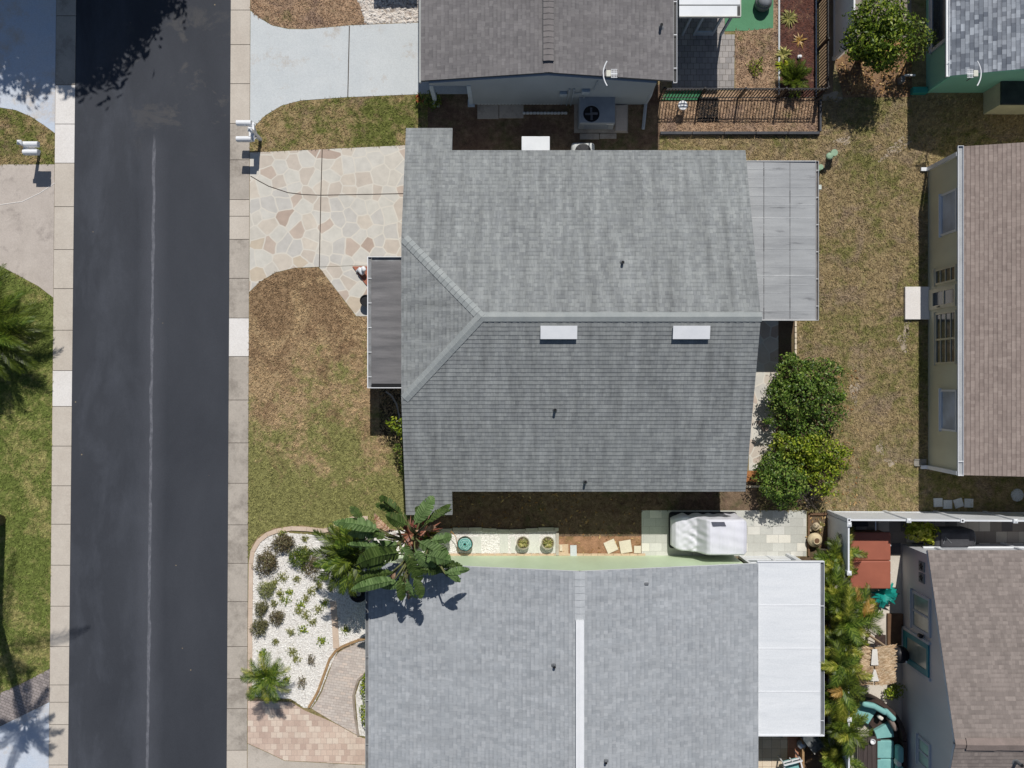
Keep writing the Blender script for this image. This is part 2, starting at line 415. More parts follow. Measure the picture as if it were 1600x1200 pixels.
def capline(mb, A, B, n1, n2, w=.15, lift=.03, seg=.2, mi=0):
    """overlapping cap shingles along a ridge or hip"""
    A, B = Vector(A), Vector(B); L = (B-A); ln = L.length; L.normalize(); dirs = []
    for n in (n1, n2):
        c = n.cross(L).normalized(); c = c if c.z < 0 else -c; dirs.append(c)
    up = (n1+n2).normalized(); N = max(1, int(ln/seg)); sg = ln/N
    for i in range(N):
        a, b = A+L*(i*sg), A+L*((i+1)*sg+.03); ha, hb = lift, lift+.022
        for dd, nn, fl in ((dirs[0], n1, 0), (dirs[1], n2, 1)):
            q = [a+up*ha, b+up*hb, b+dd*w+nn*(hb*.75), a+dd*w+nn*(ha*.75)]
            if fl: q = q[::-1]
            o = i*sg; us = [(o,0),(o+sg,0),(o+sg,w),(o,w)]; mb.face(q, mi, us if not fl else us[::-1])
            e = [b+dd*w+nn*(hb*.75), b+dd*w-nn*.01, a+dd*w-nn*.01, a+dd*w+nn*(ha*.75)]
            mb.face(e, mi, us)
        mb.face([b+up*hb, b+dirs[0]*w+n1*hb*.75, b-up*.01, b+dirs[1]*w+n2*hb*.75], mi, [(0,0),(.1,0),(.1,.1),(0,.1)])
def on_plane(px, py, fz):
    z = 3.0
    for _ in range(12):
        x, y, _z = T(px, py, z); z = fz(x, y)
    return T(px, py, z)

# plants -------------------------------------------------------------
def leaf_cloud(blobs, size, up=.5, shell=.55):
    """leaf quads scattered through a union of ellipsoids: (centre, radii, count)"""
    out = []
    for c, r, n in blobs:
        d = rng.normal(size=(n, 3)); d /= np.linalg.norm(d, axis=1)[:, None]
        rad = shell+(1-shell)*rng.random(n)**.6
        rad *= 1+.26*np.sin(d[:,0]*6+c[0]*5)*np.cos(d[:,1]*5+c[1]*3)+.12*np.sin(d[:,1]*13+c[1]*9)*np.sin(d[:,0]*12+d[:,2]*9)+.1*rng.normal(size=n)
        p = np.array(c)+d*rad[:, None]*np.array(r)
        nor = d*.6+np.array([0,0,up])+rng.normal(size=(n,3))*.55; nor /= np.linalg.norm(nor, axis=1)[:, None]
        a = np.cross(nor, rng.normal(size=(n,3))); a /= np.linalg.norm(a, axis=1)[:, None]; b = np.cross(nor, a)
        L = (size*(.6+.8*rng.random(n)))[:, None]; w = L*.42
        fold = nor*L*.12
        out.append(np.stack([p-a*L*.5, p-b*w*.5+fold, p+a*L*.5, p+b*w*.5+fold], 1))
    return np.concatenate(out).reshape(-1, 3)
def branches(mb, base, blobs, r0=.08, n=7, mi=0):
    b = Vector(base)
    for c, r, _ in blobs:
        c = Vector(c); m = b.lerp(c, .45)+Vector((random.uniform(-.1,.1), random.uniform(-.1,.1), .15))
        mb.tube([b, m, c], [r0, r0*.7, r0*.3], n, mi)
        for k in range(3):
            e = c+Vector((random.uniform(-1,1)*r[0]*.7, random.uniform(-1,1)*r[1]*.7, random.uniform(-.3,.8)*r[2]*.7))
            mb.tube([m.lerp(c, .5), e], [r0*.35, r0*.12], 5, mi)
def bush(name, label, cat, base, blobs, size, lm, sm, group=None, r0=.03):
    o = thing(name, label, cat, base, group)
    npmesh('foliage', leaf_cloud(blobs, size), 4, lm, o)
    mb = MB(); branches(mb, base, blobs, r0); mb.build('stem', sm, o, True)
    return o
def tuft(blades, length, width, base, spread=1.0, rise=.6, curve=.4, r=.02):
    """rosette of strap leaves as triangles/quads, 4 verts per face"""
    out = []
    for i in range(blades):
        az = random.uniform(0, 2*math.pi); L = length*random.uniform(.65, 1.1); ri = rise*random.uniform(.5, 1.3)
        h = Vector((math.cos(az), math.sin(az), 0)); s = Vector((-h.y, h.x, 0)); b = Vector(base)+h*r
        m = b+h*L*.5*spread+Vector((0,0,L*ri*.6)); e = b+h*L*spread+Vector((0,0,L*ri*(.6-curve)))
        out += [b-s*width*.3, b+s*width*.3, m+s*width*.5, m-s*width*.5, m-s*width*.5, m+s*width*.5, e+s*width*.06, e-s*width*.06]
    return np.array([tuple(v) for v in out])
def frond(base, az, length, elev, droop, leaf, n=26, wid=.035, vee=.35, fwd=.55, taper=True, rise=0.0):
    """feather frond; returns quads (4 verts each)"""
    out = []; p = Vector(base); e = elev; N = 12; st = length/N; pts = [p.copy()]; ds = []
    for i in range(N):
        d = Vector((math.cos(az)*math.cos(e), math.sin(az)*math.cos(e), math.sin(e))); ds.append(d); p = p+d*st; pts.append(p.copy()); e -= droop/N*(.5+1.0*i/N)
    ds.append(ds[-1]); side = Vector((-math.sin(az), math.cos(az), 0))
    for i in range(N):
        w0 = .022*(1-i/N)+.006; w1 = .022*(1-(i+1)/N)+.006
        out += [pts[i]-side*w0, pts[i]+side*w0, pts[i+1]+side*w1, pts[i+1]-side*w1]
    for j in range(n):
        t = .14+.86*j/(n-1); x = t*N; i = min(int(x), N-1); q = pts[i].lerp(pts[i+1], x-i); d = ds[i]
        up = side.cross(d); up = up if up.z > 0 else -up
        L = leaf*(math.sin(math.pi*min(1, .12+t*.88))**.6*.75+.25)*random.uniform(.85, 1.1)
        for sg in (-1, 1):
            v = (side*sg*(1-.35*t)+d*(fwd+.5*t)+up*vee*random.uniform(.5, 1.3)).normalized()
            m = q+v*L*.55; ee = q+v*L+Vector((0,0,-L*random.uniform(.15,.45)))
            w = wid*random.uniform(.8, 1.2); c = d*w
            out += [q-c*.4, q+c*.4, m+c*.5, m-c*.5, m-c*.5, m+c*.5, ee+c*.06, ee-c*.06]
    return np.array([tuple(v) for v in out])
def palm(name, label, base, top, fronds, lm, tm, r=.09, cat='palm', group=None, **kw):
    """trunk up to a crown; fronds: (azimuth deg, length, elevation deg, droop deg)"""
    o = thing(name, label, cat, base, group)
    mb = MB(); b, t = Vector(base), Vector(top); pts = [b.lerp(t, i/8) for i in range(9)]
    mb.tube(pts, [r*(1.25-.45*i/8)*(1+.06*(i%2)) for i in range(9)], 10); mb.build('trunk', tm, o, True)
    for i, (az, L, el, dr) in enumerate(fronds):
        m = lm if not isinstance(lm, (list, tuple)) else lm[i % len(lm)]
        npmesh('frond', frond(t, math.radians(az), L, math.radians(el), math.radians(dr), **kw), 4, m, o)
    return o
def paddle(base, az, stalk, blade, width, elev, droop, torn=.3, roll=0.0):
    """big torn paddle leaf: stalk, midrib and strips on both sides"""
    out = []; p = Vector(base); e = elev; h = lambda e: Vector((math.cos(az)*math.cos(e), math.sin(az)*math.cos(e), math.sin(e)))
    side0 = Vector((-math.sin(az), math.cos(az), 0)); N = 4
    for i in range(N):
        q = p+h(e)*stalk/N; out += [p-side0*.03, p+side0*.03, q+side0*.025, q-side0*.025]; p = q; e -= droop*.25/N
    M = 40; pts = [p.copy()]; ds = []; bend = random.uniform(-.55,.55)
    for i in range(M):
        az += bend/M; d = h(e); ds.append(d); p = p+d*blade/M; pts.append(p.copy()); e -= droop*.75/M
    for i in range(M):
        d = ds[i]; w0 = .022*(1-i/M)+.004
        up = side0.cross(d); up = up if up.z > 0 else -up
        out += [pts[i]-side0*w0+up*.012, pts[i]+side0*w0+up*.012, pts[i+1]+side0*w0*.95+up*.012, pts[i+1]-side0*w0*.95+up*.012]
    prof = lambda s: width*max(.02, math.sin(math.pi*min(1, .06+.94*s)**.85))**.55
    for sg in (-1, 1):
        drop = random.uniform(.05, .3)
        for i in range(M):
            if random.random() < torn*.22: drop = random.uniform(-.05, .7)
            gap = random.random() < torn*.3
            s0, s1 = i/M, (i+1)/M; d = ds[i]; up = side0.cross(d); up = up if up.z > 0 else -up
            r = roll*sg
            dv = (side0*sg*math.cos(drop-r)-up*math.sin(drop-r)+d*.42).normalized()
            g = random.uniform(.5,.8) if gap else 1.0
            a, b = pts[i], pts[i+1]; out += [a, b, b+dv*prof(s1)*g, a+dv*prof(s0)*g]
    return np.array([tuple(v) for v in out])
def inpoly(P, poly):
    x, y = P[:,0], P[:,1]; r = np.zeros(len(P), bool); n = len(poly)
    for i in range(n):
        (x0, y0), (x1, y1) = poly[i], poly[(i+1)%n]
        c = ((y0 > y) != (y1 > y)) & (x < (x1-x0)*(y-y0)/((y1-y0) or 1e-9)+x0); r ^= c
    return r
def turf(name, label, poly_px, z, mat, dens=230, hgt=.07, holes=()):
    poly = [T(*p)[:2] for p in poly_px]; a = np.array(poly); lo, hi = a.min(0), a.max(0)
    n = int((hi-lo).prod()*dens); P = lo+rng.random((n,2))*(hi-lo); P = P[inpoly(P, poly)]
    for h_ in holes: P = P[~inpoly(P, [T(*p)[:2] for p in h_])]
    P = np.repeat(P, 3, 0)+rng.normal(size=(len(P)*3, 2))*.02; n = len(P)
    az = rng.random(n)*2*np.pi; d = np.stack([np.cos(az), np.sin(az)], 1); w = .011+.008*rng.random(n); L = hgt*(.5+rng.random(n)); ln = L*(.4+.7*rng.random(n))
    q = np.stack([-d[:,1], d[:,0]], 1)
    b0 = np.c_[P-q*w[:,None], np.full(n, z)]; b1 = np.c_[P+q*w[:,None], np.full(n, z)]; t = np.c_[P+d*ln[:,None], z+L*.8]
    o = npmesh(name, np.stack([b0, b1, t], 1).reshape(-1,3), 3, mat, origin=(a[:,0].mean(), a[:,1].mean(), 0))
    return tag(o, label, 'grass', kind='stuff')
def chips(name, label, poly_px, z, mat, n, size, holes=(), cat='gravel', flat=.5, parent=None):
    """loose stones or chips: squashed octahedra"""
    poly = [T(*p)[:2] for p in poly_px]; a = np.array(poly); lo, hi = a.min(0), a.max(0)
    P = lo+rng.random((n*2,2))*(hi-lo); P = P[inpoly(P, poly)]
    for h_ in holes: P = P[~inpoly(P, [T(*p)[:2] for p in h_])]
    P = P[:n]; m = len(P); az = rng.random(m)*np.pi; s = size*(.5+rng.random(m)); s2 = s*(.5+.5*rng.random(m))
    ex = np.c_[np.cos(az), np.sin(az), np.zeros(m)]*s[:,None]; ey = np.c_[-np.sin(az), np.cos(az), rng.normal(size=m)*.3]*s2[:,None]; ez = np.c_[np.zeros((m,2)), s*flat]
    c = np.c_[P, z+s*flat*.3]; V = np.stack([c+ex, c+ey, c-ex, c-ey, c+ez, c-ez], 1)
    F = np.array([(0,1,4),(1,2,4),(2,3,4),(3,0,4)])
    me = bpy.data.meshes.new(name); off = np.array([a[:,0].mean(), a[:,1].mean(), 0.0])
    vs = (V-off).reshape(-1,3); fs = (F[None]+6*np.arange(m)[:,None,None]).reshape(-1,3)
    me.from_pydata(vs.tolist(), [], fs.tolist()); me.materials.append(mat)
    o = bpy.data.objects.new(name, me); COL.objects.link(o); o.location = off
    return tag(o, label, cat, kind='stuff')
SKY_STRENGTH = .055; SUN_STRENGTH = 3.7; EXPOSURE = 0.0

# ================================================================ materials used
WHITE = gm('white_paint', lin(232,233,235), lin(222,224,227), 1.5, .45, fine=.03, bm=.03)
WHITE2 = gm('white_vinyl', lin(226,228,230), lin(214,217,220), 1.1, .4, fine=.03, bm=.03)
GREYM = gm('grey_metal', lin(120,123,126), lin(100,102,106), 2, .45, fine=.08)
ALUM = gm('aluminium_trough', lin(150,152,154), lin(120,120,120), 3, .4, fine=.1, metal=.3)
BLACK = gm('black_metal', lin(38,38,42), lin(28,28,31), 3, .45, fine=.1)
DARK = gm('dark_void', lin(22,23,26), lin(16,17,20), 2, .7)
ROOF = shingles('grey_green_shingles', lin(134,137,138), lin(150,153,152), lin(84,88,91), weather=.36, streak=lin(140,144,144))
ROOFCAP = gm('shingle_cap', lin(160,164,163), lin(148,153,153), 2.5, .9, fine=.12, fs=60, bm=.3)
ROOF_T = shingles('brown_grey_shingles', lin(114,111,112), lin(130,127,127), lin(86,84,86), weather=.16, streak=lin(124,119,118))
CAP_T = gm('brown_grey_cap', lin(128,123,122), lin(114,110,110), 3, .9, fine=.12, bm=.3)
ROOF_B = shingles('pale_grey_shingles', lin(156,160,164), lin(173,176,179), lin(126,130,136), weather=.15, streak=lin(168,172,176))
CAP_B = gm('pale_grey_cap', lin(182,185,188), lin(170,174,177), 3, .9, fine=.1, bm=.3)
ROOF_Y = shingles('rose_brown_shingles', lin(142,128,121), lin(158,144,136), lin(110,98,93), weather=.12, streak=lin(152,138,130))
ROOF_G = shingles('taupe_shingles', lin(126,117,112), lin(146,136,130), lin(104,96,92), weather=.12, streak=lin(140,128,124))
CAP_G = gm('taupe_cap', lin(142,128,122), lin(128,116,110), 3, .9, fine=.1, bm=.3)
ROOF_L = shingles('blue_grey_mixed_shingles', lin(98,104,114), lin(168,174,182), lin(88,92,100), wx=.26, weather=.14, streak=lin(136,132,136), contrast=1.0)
CONC = concrete('old_concrete', lin(196,187,176), lin(182,173,162), lin(146,136,126), .54)
CONC_L = concrete('kerb_concrete', lin(203,194,182), lin(192,182,170), lin(165,152,140), .6)
CONC_D = concrete('dirty_kerb_concrete', lin(186,177,166), lin(170,162,152), lin(140,132,123), .47)
CONC_W = concrete('fresh_white_concrete', lin(228,224,220), lin(222,217,212), lin(205,196,186), .68)
CONC_B = concrete('pale_blue_coated_concrete', lin(204,208,209), lin(196,201,203), lin(178,165,150), .56)
CONC_LB = concrete('light_blue_painted_concrete', lin(192,203,218), lin(204,207,213), lin(198,184,168), .52, .6)
CONC_T = concrete('tan_concrete', lin(194,184,175), lin(182,172,163), lin(150,140,134), .52, 1.3)
PINKC = concrete('pink_kerb_concrete', lin(212,192,174), lin(200,178,158), lin(170,148,126), .62)
TROD = gm('dark_joint', lin(92,84,76), lin(70,62,56), 6, .95)  # own dark colour of slab and driveway joints
DIRT = gm('bare_dirt', lin(112,94,76), lin(92,76,60), 1.3, .95, c3=lin(88,84,52), fine=.3, fs=26, bm=.5)
TRUNK = gm('bark', lin(116,98,80), lin(88,74,60), 5, .9, fine=.3, fs=25, bm=.5)
TRUNK_P = gm('palm_bark', lin(128,118,104), lin(98,90,78), 5, .9, fine=.3, fs=25, bm=.5)
BROWN = gm('brown_wood', lin(122,94,70), lin(104,78,58), 3, .7, fine=.15)
TAN = gm('tan_block', lin(206,182,154), lin(190,164,138), 3, .85, fine=.12)
LEAF = leafmat('citrus_leaves', [(0, lin(51,69,18)), (.4, lin(83,106,26)), (.75, lin(118,139,39)), (1, lin(170,180,68))])
LEAF2 = leafmat('shrub_leaves', [(0, lin(55,71,28)), (.45, lin(88,108,41)), (.8, lin(118,136,53)), (1, lin(158,163,79))])
LEAF3 = leafmat('bright_shrub_leaves', [(0, lin(76,94,25)), (.45, lin(122,145,36)), (.8, lin(160,174,50)), (1, lin(197,195,82))])
LEAF_O = leafmat('olive_leaves', [(0, lin(84,84,56)), (.5, lin(116,114,76)), (1, lin(144,140,98))])
LEAF_P = leafmat('purple_brown_leaves', [(0, lin(96,84,64)), (.5, lin(126,112,84)), (1, lin(126,126,86))])
LEAF_Y = leafmat('yellow_green_leaves', [(0, lin(120,140,20)), (.5, lin(168,178,40)), (1, lin(212,208,92))])
LEAF_TAN = leafmat('dry_twigs', [(0, lin(92,82,76)), (.5, lin(128,116,108)), (1, lin(160,148,138))], .1)
LEAF_V = leafmat('variegated_leaves', [(0, lin(80,92,40)), (.5, lin(160,156,90)), (1, lin(206,196,130))])
FROND = leafmat('palm_frond_green', [(0, lin(52,76,22)), (.5, lin(88,112,36)), (1, lin(134,150,60))], .25)
FROND_D = leafmat('deep_palm_frond', [(0, lin(49,62,18)), (.5, lin(74,90,24)), (1, lin(109,123,38))], .25)
FROND_Y = leafmat('yellowing_frond', [(0, lin(104,118,34)), (.5, lin(140,146,46)), (1, lin(184,180,84))], .25)
FROND_O = leafmat('orange_dead_frond', [(0, lin(140,112,56)), (.5, lin(176,136,66)), (1, lin(192,160,100))], .2)
SHRUBL = leafmat('green_shrub_leaves', [(0, lin(52,78,26)), (.45, lin(88,116,44)), (.8, lin(122,148,60)), (1, lin(160,172,92))])  # a brighter green than the plain shrub leaves
PADDLE = leafmat('paddle_leaf', [(0, lin(74,98,52)), (.5, lin(98,124,72)), (1, lin(128,150,98))], .22, .6, .18)
PADDLE_D = leafmat('dark_paddle_leaf', [(0, lin(47,62,28)), (.5, lin(68,89,38)), (1, lin(96,113,59))], .22, .6, .18)
PADDLE_B = leafmat('dead_paddle_leaf', [(0, lin(126,84,66)), (.5, lin(176,140,112)), (1, lin(210,188,164))], .15, .7, .1)
REDSTALK = leafmat('red_stalks', [(0, lin(96,44,38)), (.5, lin(140,84,66)), (1, lin(170,130,100))], .1)
CLAY = gm('terracotta', lin(178,102,66), lin(160,88,56), 4, .8)
STONE = gm('pale_stone', lin(222,208,186), lin(206,190,166), 5, .85, fine=.15)
TEAL = gm('teal_cushion', lin(134,186,182), lin(122,174,172), 3, .85, fine=.06)
WICKER = gm('dark_wicker', lin(74,58,52), lin(56,44,40), 9, .7, fine=.3)
GLASSB = glass('blue_window_shade', lin(158,172,192), .4)
GLASSD = glass('dark_window', lin(40,52,66))
GLASST = glass('teal_grey_glass', lin(150,160,152), .2)

# grass kinds: ground sheet and blades share the same colouring
def gpair(n, *a, **k): return grass(n, *a, **k), grass(n+'_blades', *a, blades=True, **k)
G_FRONT = gpair('dry_front_grass', lin(176,152,118), lin(138,136,86), lin(146,121,94), gbias=.54, sbias=.54, grad=(-.034, -.006))
G_LEFT = gpair('green_grass', lin(160,152,100), lin(112,123,64), lin(139,123,93), gbias=.46, sbias=.68)
G_STRIP = gpair('mixed_strip_grass', lin(164,144,107), lin(112,117,63), lin(147,124,104), gbias=.5, sbias=.6)
G_BACK = gpair('olive_back_grass', lin(156,138,104), lin(124,121,74), lin(148,130,110), gbias=.52, sbias=.56)
G_DRY = gpair('straw_grass', lin(173,146,120), lin(131,122,85), lin(147,124,109), gbias=.58, sbias=.55)
G_DIM = gpair('dull_brown_grass', lin(126,107,88), lin(94,91,64), lin(106,85,74), gbias=.54, sbias=.5)  # darker and browner than the open lawn grass

# ================================================================ ground, road, paving
mb = MB(); mb.box(-260, 260, -260, 260, -.5, 0.0); struct('ground', mb, G_BACK[0])
def ex(a, b, y):    # straight line through two photo points, at row y
    return a[0]+(b[0]-a[0])*(y-a[1])/(b[1]-a[1])
RL = lambda y: ex((119,0), (106.5,1200), y); RR = lambda y: ex((361,0), (354.5,1200), y)
GL = lambda y: ex((88.5,0), (77,1200), y);  GR = lambda y: ex((391,0), (386,1200), y)
ys = (-3500, 0, 1200, 4500)
sheet('road', [(RL(y), y) for y in ys]+[(RR(y), y) for y in ys[::-1]], .006, asphalt())
def kerb(name, xa, xb, joints, special):
    mb = MB()
    for i in range(len(joints)-1):
        a, b = joints[i], joints[i+1]; m = special.get(a, 0); g = .45
        mb.prism([T(xa(a+g), a+g)[:2], T(xb(a+g), a+g)[:2], T(xb(b-g), b-g)[:2], T(xa(b-g), b-g)[:2]], -.1, .022, m)
    o = struct(name, mb, [CONC_L, CONC_W, CONC_D]); m2 = MB()
    y0, y1 = joints[0], joints[-1]; m2.prism([T(xa(y0), y0)[:2], T(xb(y0), y0)[:2], T(xb(y1), y1)[:2], T(xa(y1), y1)[:2]], -.1, .008)
    m2.build('joint', TROD, o)
kerb('pavement', GL, RL, [-3000,-400,-200,-90,-34,25,133,194,255,323,390,451,516,579,635,697,759,819,883,947,1010,1070,1097,1132,1195,1260,1400,4000], {133:1,194:1,579:1,-34:2,25:2})
kerb('pavement', RR, GR, [-3000,-400,-200,-110,-45,16,70,131,193,250,312,338,374,435,497,557,625,692,755,820,880,940,1010,1060,1107,1172,1235,1400,4000], {497:1,**{k:2 for k in (374,435,557,625,692,755,820,880,940,1010,1060,1107,193,250)}})

# west side of the road
A = [(0,-60),(-700,-60),(-700,168),(0,168),(25,172),(50,183),(75,200),(GL(208)-.6,208),(GL(-60)-.6,-60)]
sheet('driveway', A, .014, CONC_LB)
drv = sheet('driveway', [(-700,259),(GL(259)-.6,257),(GL(465)-.6,465),(60,447),(28,430),(0,415),(-700,400)], .014, CONC_T)
mb = MB(); mb.tube([T(*p, .014) for p in ((-80,328),(0,320),(35,315),(62,302),(86,286))], .016, 5); mb.build('joint', CONC_W, drv)
sheet('driveway', [(-700,1400),(-700,1160),(0,1135),(GL(1097)-.6,1097),(GL(1400)-.6,1400)], .014, CONC_LB)
sheet('paver_strip', [(-700,1220),(-700,1090),(0,1083),(40,1065),(GL(1045)-.6,1045),(GL(1096)-.6,1096.5),(0,1134.5)], .012,
      pavers('grey_pavers', [(0, lin(140,132,130)), (1, lin(166,156,152))], lin(110,102,98), .2, .1, rot=.4))
LA = [(-700,168.5),(0,168.5),(25,172.5),(50,183.5),(75,200.5),(GL(208)-.8,208.5),(GL(257)-.8,256.6),(0,258.6),(-700,258.6)]
LB = [(-700,400.5),(0,415.5),(28,430.5),(60,447.5),(GL(465)-.8,465.5),(GL(700)-.8,700),(GL(1045)-.8,1044.6),(40,1064.6),(0,1082.6),(-700,1089)]
sheet('lawn', LA, .005, G_STRIP[0]); sheet('lawn', LB, .005, G_LEFT[0])
crop = lambda P, x0: [(max(x, x0), y) for x, y in P]
turf('grass', 'short mixed grass around the mailbox between two driveways west of the road', crop(LA, -30), .005, G_STRIP[1])
turf('grass', 'green grass of the long lawn west of the road, shaded by palms', crop(LB, -30), .005, G_LEFT[1])

# east side, north lot
ND = [(GR(15)+.6,17),(405,28),(425,40),(450,45.5),(480,46),(545,40),(640,36),(745,33),(745,147),(660,147),(540,152),(470,157),(440,165),(415,180),(402,193),(GR(205)+.6,206)]
drv = sheet('driveway', ND, .014, CONC_B)
mb = MB(); mb.tube([T(546,40.5,.013), T(543.5,151.5,.013)], .02, 5); mb.build('joint', TROD, drv)
LT = [(GR(-300)+.8,-300),(GR(14)+.8,15),(405,27),(425,39),(450,44.5),(480,45),(545,39),(572,38),(566,18),(556,-10),(556,-300)]
sheet('lawn', LT, .005, G_DRY[0]); turf('grass', 'dry tan grass in the north corner beside the pale blue driveway', [(x, max(y, -30)) for x, y in LT], .005, G_DRY[1])
RB = [(572,37.5),(566,18),(556,-10),(556,-300),(672,-300),(672,34.5),(640,35)]
PEB = gravel('white_rock_ground', lin(222,214,204), lin(190,178,168), lin(120,104,90), 9.0, .7)
sheet('rock_bed', RB, .006, PEB)
STW = gm('white_rock', lin(234,228,220), lin(214,204,194), 5, .85, fine=.12)
chips('white_rocks', 'white landscape rocks heaped beside the pale blue driveway', [(x, max(y,-40)) for x, y in RB], .006, STW, 900, .06)
LC = [(GR(206)+.8,206.6),(402,193.5),(415,180.5),(440,165.5),(470,157.5),(540,152.5),(660,147.5),(668,147.5),(668,232),(632,226.6),(501,233),(GR(238)+.8,237.5)]
sheet('lawn', LC, .005, G_STRIP[0])
turf('grass', 'patchy grass strip between the pale blue driveway and the flagstone driveway', LC, .005, G_STRIP[1])
# dirt between the two houses, fenced yard, back lawn
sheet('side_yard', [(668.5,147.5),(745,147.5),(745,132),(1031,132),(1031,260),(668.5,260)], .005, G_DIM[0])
YD = [(1031.5,62),(1055,62),(1055,139),(1031.5,139)]
LY = [(1149,-40),(1216.5,-40),(1216.5,152),(1281,152),(1281,212),(1031.5,212),(1031.5,142),(1149,142)]
sheet('lawn', LY, .005, G_DRY[0])
turf('grass', 'dry short grass inside the black fenced yard', [(x, max(y,-30)) for x, y in LY], .005, G_DRY[1], holes=[[(1134,-60),(1211,-60),(1211,46),(1134,46)],[(1040,120),(1148,120),(1148,160),(1040,160)]])
sheet('patio', [(1050,-300),(1132,-300),(1132,54),(1148,54),(1147,140),(1050,140)], .010, pavers('grey_patio_pavers', [(0, lin(148,144,142)), (1, lin(172,166,162))], lin(110,104,98), .22, .22))
sheet('patio', [(1132.5,-300),(1211,-300),(1208,44),(1170,48),(1136,49),(1132.5,49)], .011, gm('green_carpet', lin(92,142,108), lin(84,132,98), .8, .95, fine=.12, fs=30))
sheet('patio', [(1033,143),(1096,141),(1096,157),(1033,157)], .011, gm('green_mat', lin(70,128,92), lin(52,108,74), 6, .95, fine=.25))
MULCH = gravel('red_brown_mulch', lin(104,66,56), lin(66,42,38), lin(44,30,28), 16.0, .6)
sheet('mulch_bed', [(1217,-300),(1275,-300),(1276,152),(1217,152)], .010, MULCH)
MCH = gm('bark_chip', lin(112,74,62), lin(76,48,42), 6, .95, c3=lin(140,110,90))
chips('mulch_chips', 'red brown bark chips of the mulch bed along the black fence', [(1218,-30),(1274,-30),(1275,151),(1218,151)], .010, MCH, 2600, .035, cat='mulch', flat=.35)
sheet('path', [(1281.5,-300),(1301.5,-300),(1301.5,150),(1281.5,150)], .006, gm('fence_line_soil', lin(136,114,92), lin(114,96,76), 1.5, .95, fine=.25, fs=30, bm=.5))
sheet('patio', [(1303.5,-300),(1424,-300),(1424,60),(1345,62),(1310,92),(1303.5,92)], .010, gm('brown_patio', lin(150,140,132), lin(132,122,114), 1.2, .9))
sheet('planting_bed', [(1303.5,93),(1346,62.5),(1424.5,60.5),(1424.5,152),(1318,152)], .009, gm('leaf_litter_soil', lin(140,112,86), lin(108,84,64), 2.2, .95, c3=lin(172,134,88), fine=.35, fs=22, bm=.5))
LK = [(1031.5,213),(1281.5,213),(1281.5,153),(1318,153),(1424.5,153),(1447,150),(1640,150),(1640,800),(1294,800),(1262,800),(1183,797),(1183,737),(1215,737),(1243,580),(1243,500),(1240,500),(1240,262),(1150,262),(1031.5,262)]
sheet('lawn', LK, .005, G_BACK[0])
turf('grass', 'olive tan grass of the long back lawn between the two rows of houses', LK, .005, G_BACK[1], 250, holes=[[(1448,268),(1640,268),(1640,727),(1448,727)]])

LITT = leafmat('fallen_leaf', [(0, lin(112,80,50)), (.5, lin(156,120,80)), (1, lin(196,168,120))], 0, .9, .1)
SAND = gm('bare_sand', lin(176,162,144), lin(154,140,122), 3, .95, fine=.25, fs=24, bm=.4)
def blob(px, py, rx, ry, rot=0.0, n=26):
    out = []
    for i in range(n):
        t = 2*math.pi*i/n; k = 1+.3*math.sin(3*t+px)+.22*math.sin(5*t+py)+random.uniform(-.12,.12); x, y = rx*k*math.cos(t), ry*k*math.sin(t)
        out.append((px+x*math.cos(rot)-y*math.sin(rot), py+x*math.sin(rot)+y*math.cos(rot)))
    return out
for a in ((1400,232,24,8,-.6),(1412,532,7,18,.1),(1418,505,5,12,.2),(1318,220,12,6,0),(1392,722,9,5,.3),(1336,612,7,16,.1),(1300,152,16,7,0),(1375,700,6,9,0)): sheet('sand_patch', blob(*a), .0062, SAND)
# east side, middle lot
FLAG = flagstone('flagstone')
FD = [(GR(238)+.6,238.5),(501,233.6),(655,226),(655,410),(575,414),(498,417),(460,418.5),(430,426),(405,441),(GR(455)+.6,456)]
drv = sheet('driveway', FD, .014, FLAG)
mb = MB(); mb.tube([T(503.5,233.8,.013), T(501.5,302,.013), T(499,417,.013)], .018, 5)
mb.tube([T(*p, .013) for p in ((391.5,275),(405,283),(420,291),(450,301),(475,304),(501,305),(560,304),(630,302.5))], .018, 5); mb.build('joint', TROD, drv)
sheet('path', [(498.6,417.6),(575,414.6),(655,411),(655,494),(557,494)], .013, FLAG)
LF = [(GR(456)+.8,457),(405,441.8),(430,426.8),(460,419.2),(498,418.2),(556,494.8),(660,494.8),(660,830),(520,824),(500,823),(470,820.5),(430,824),(405,836),(393,852),(GR(880)+.8,880)]
sheet('lawn', LF, .005, G_FRONT[0])
turf('grass', 'parched brown grass of the front lawn beside the flagstone driveway', LF, .005, G_FRONT[1], 260)
sheet('planting_bed', [(593,600),(660,600),(660,742),(622,742),(612,700),(593,694)], .0075, gm('shade_darkened_bed_soil', lin(84,72,54), lin(66,56,42), 2.5, .95, c3=lin(84,88,48), fine=.3, fs=24, bm=.5))  # bed soil, its colour darkened to deepen the house and porch shade
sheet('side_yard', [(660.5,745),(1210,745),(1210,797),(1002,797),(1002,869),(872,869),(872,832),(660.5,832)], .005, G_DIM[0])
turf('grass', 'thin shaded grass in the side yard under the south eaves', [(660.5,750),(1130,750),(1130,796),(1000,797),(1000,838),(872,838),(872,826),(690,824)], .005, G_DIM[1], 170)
sheet('side_bed', [(872.5,838),(1001.5,838),(1001.5,868),(872.5,868)], .009, gm('red_dirt', lin(168,128,100), lin(140,106,80), 2.5, .95, c3=lin(120,100,66), fine=.3, fs=26, bm=.4))
sheet('path', [(1170,495),(1216,495),(1216,580),(1213,640),(1209,735),(1170,735)], .012, FLAG)
sheet('planting_bed', [(1216.5,500),(1242,500),(1242,582),(1300,585),(1300,760),(1262,797),(1183,797),(1183,766),(1209.5,764),(1209.5,736),(1213.5,640),(1216.5,580)], .008, DIRT)
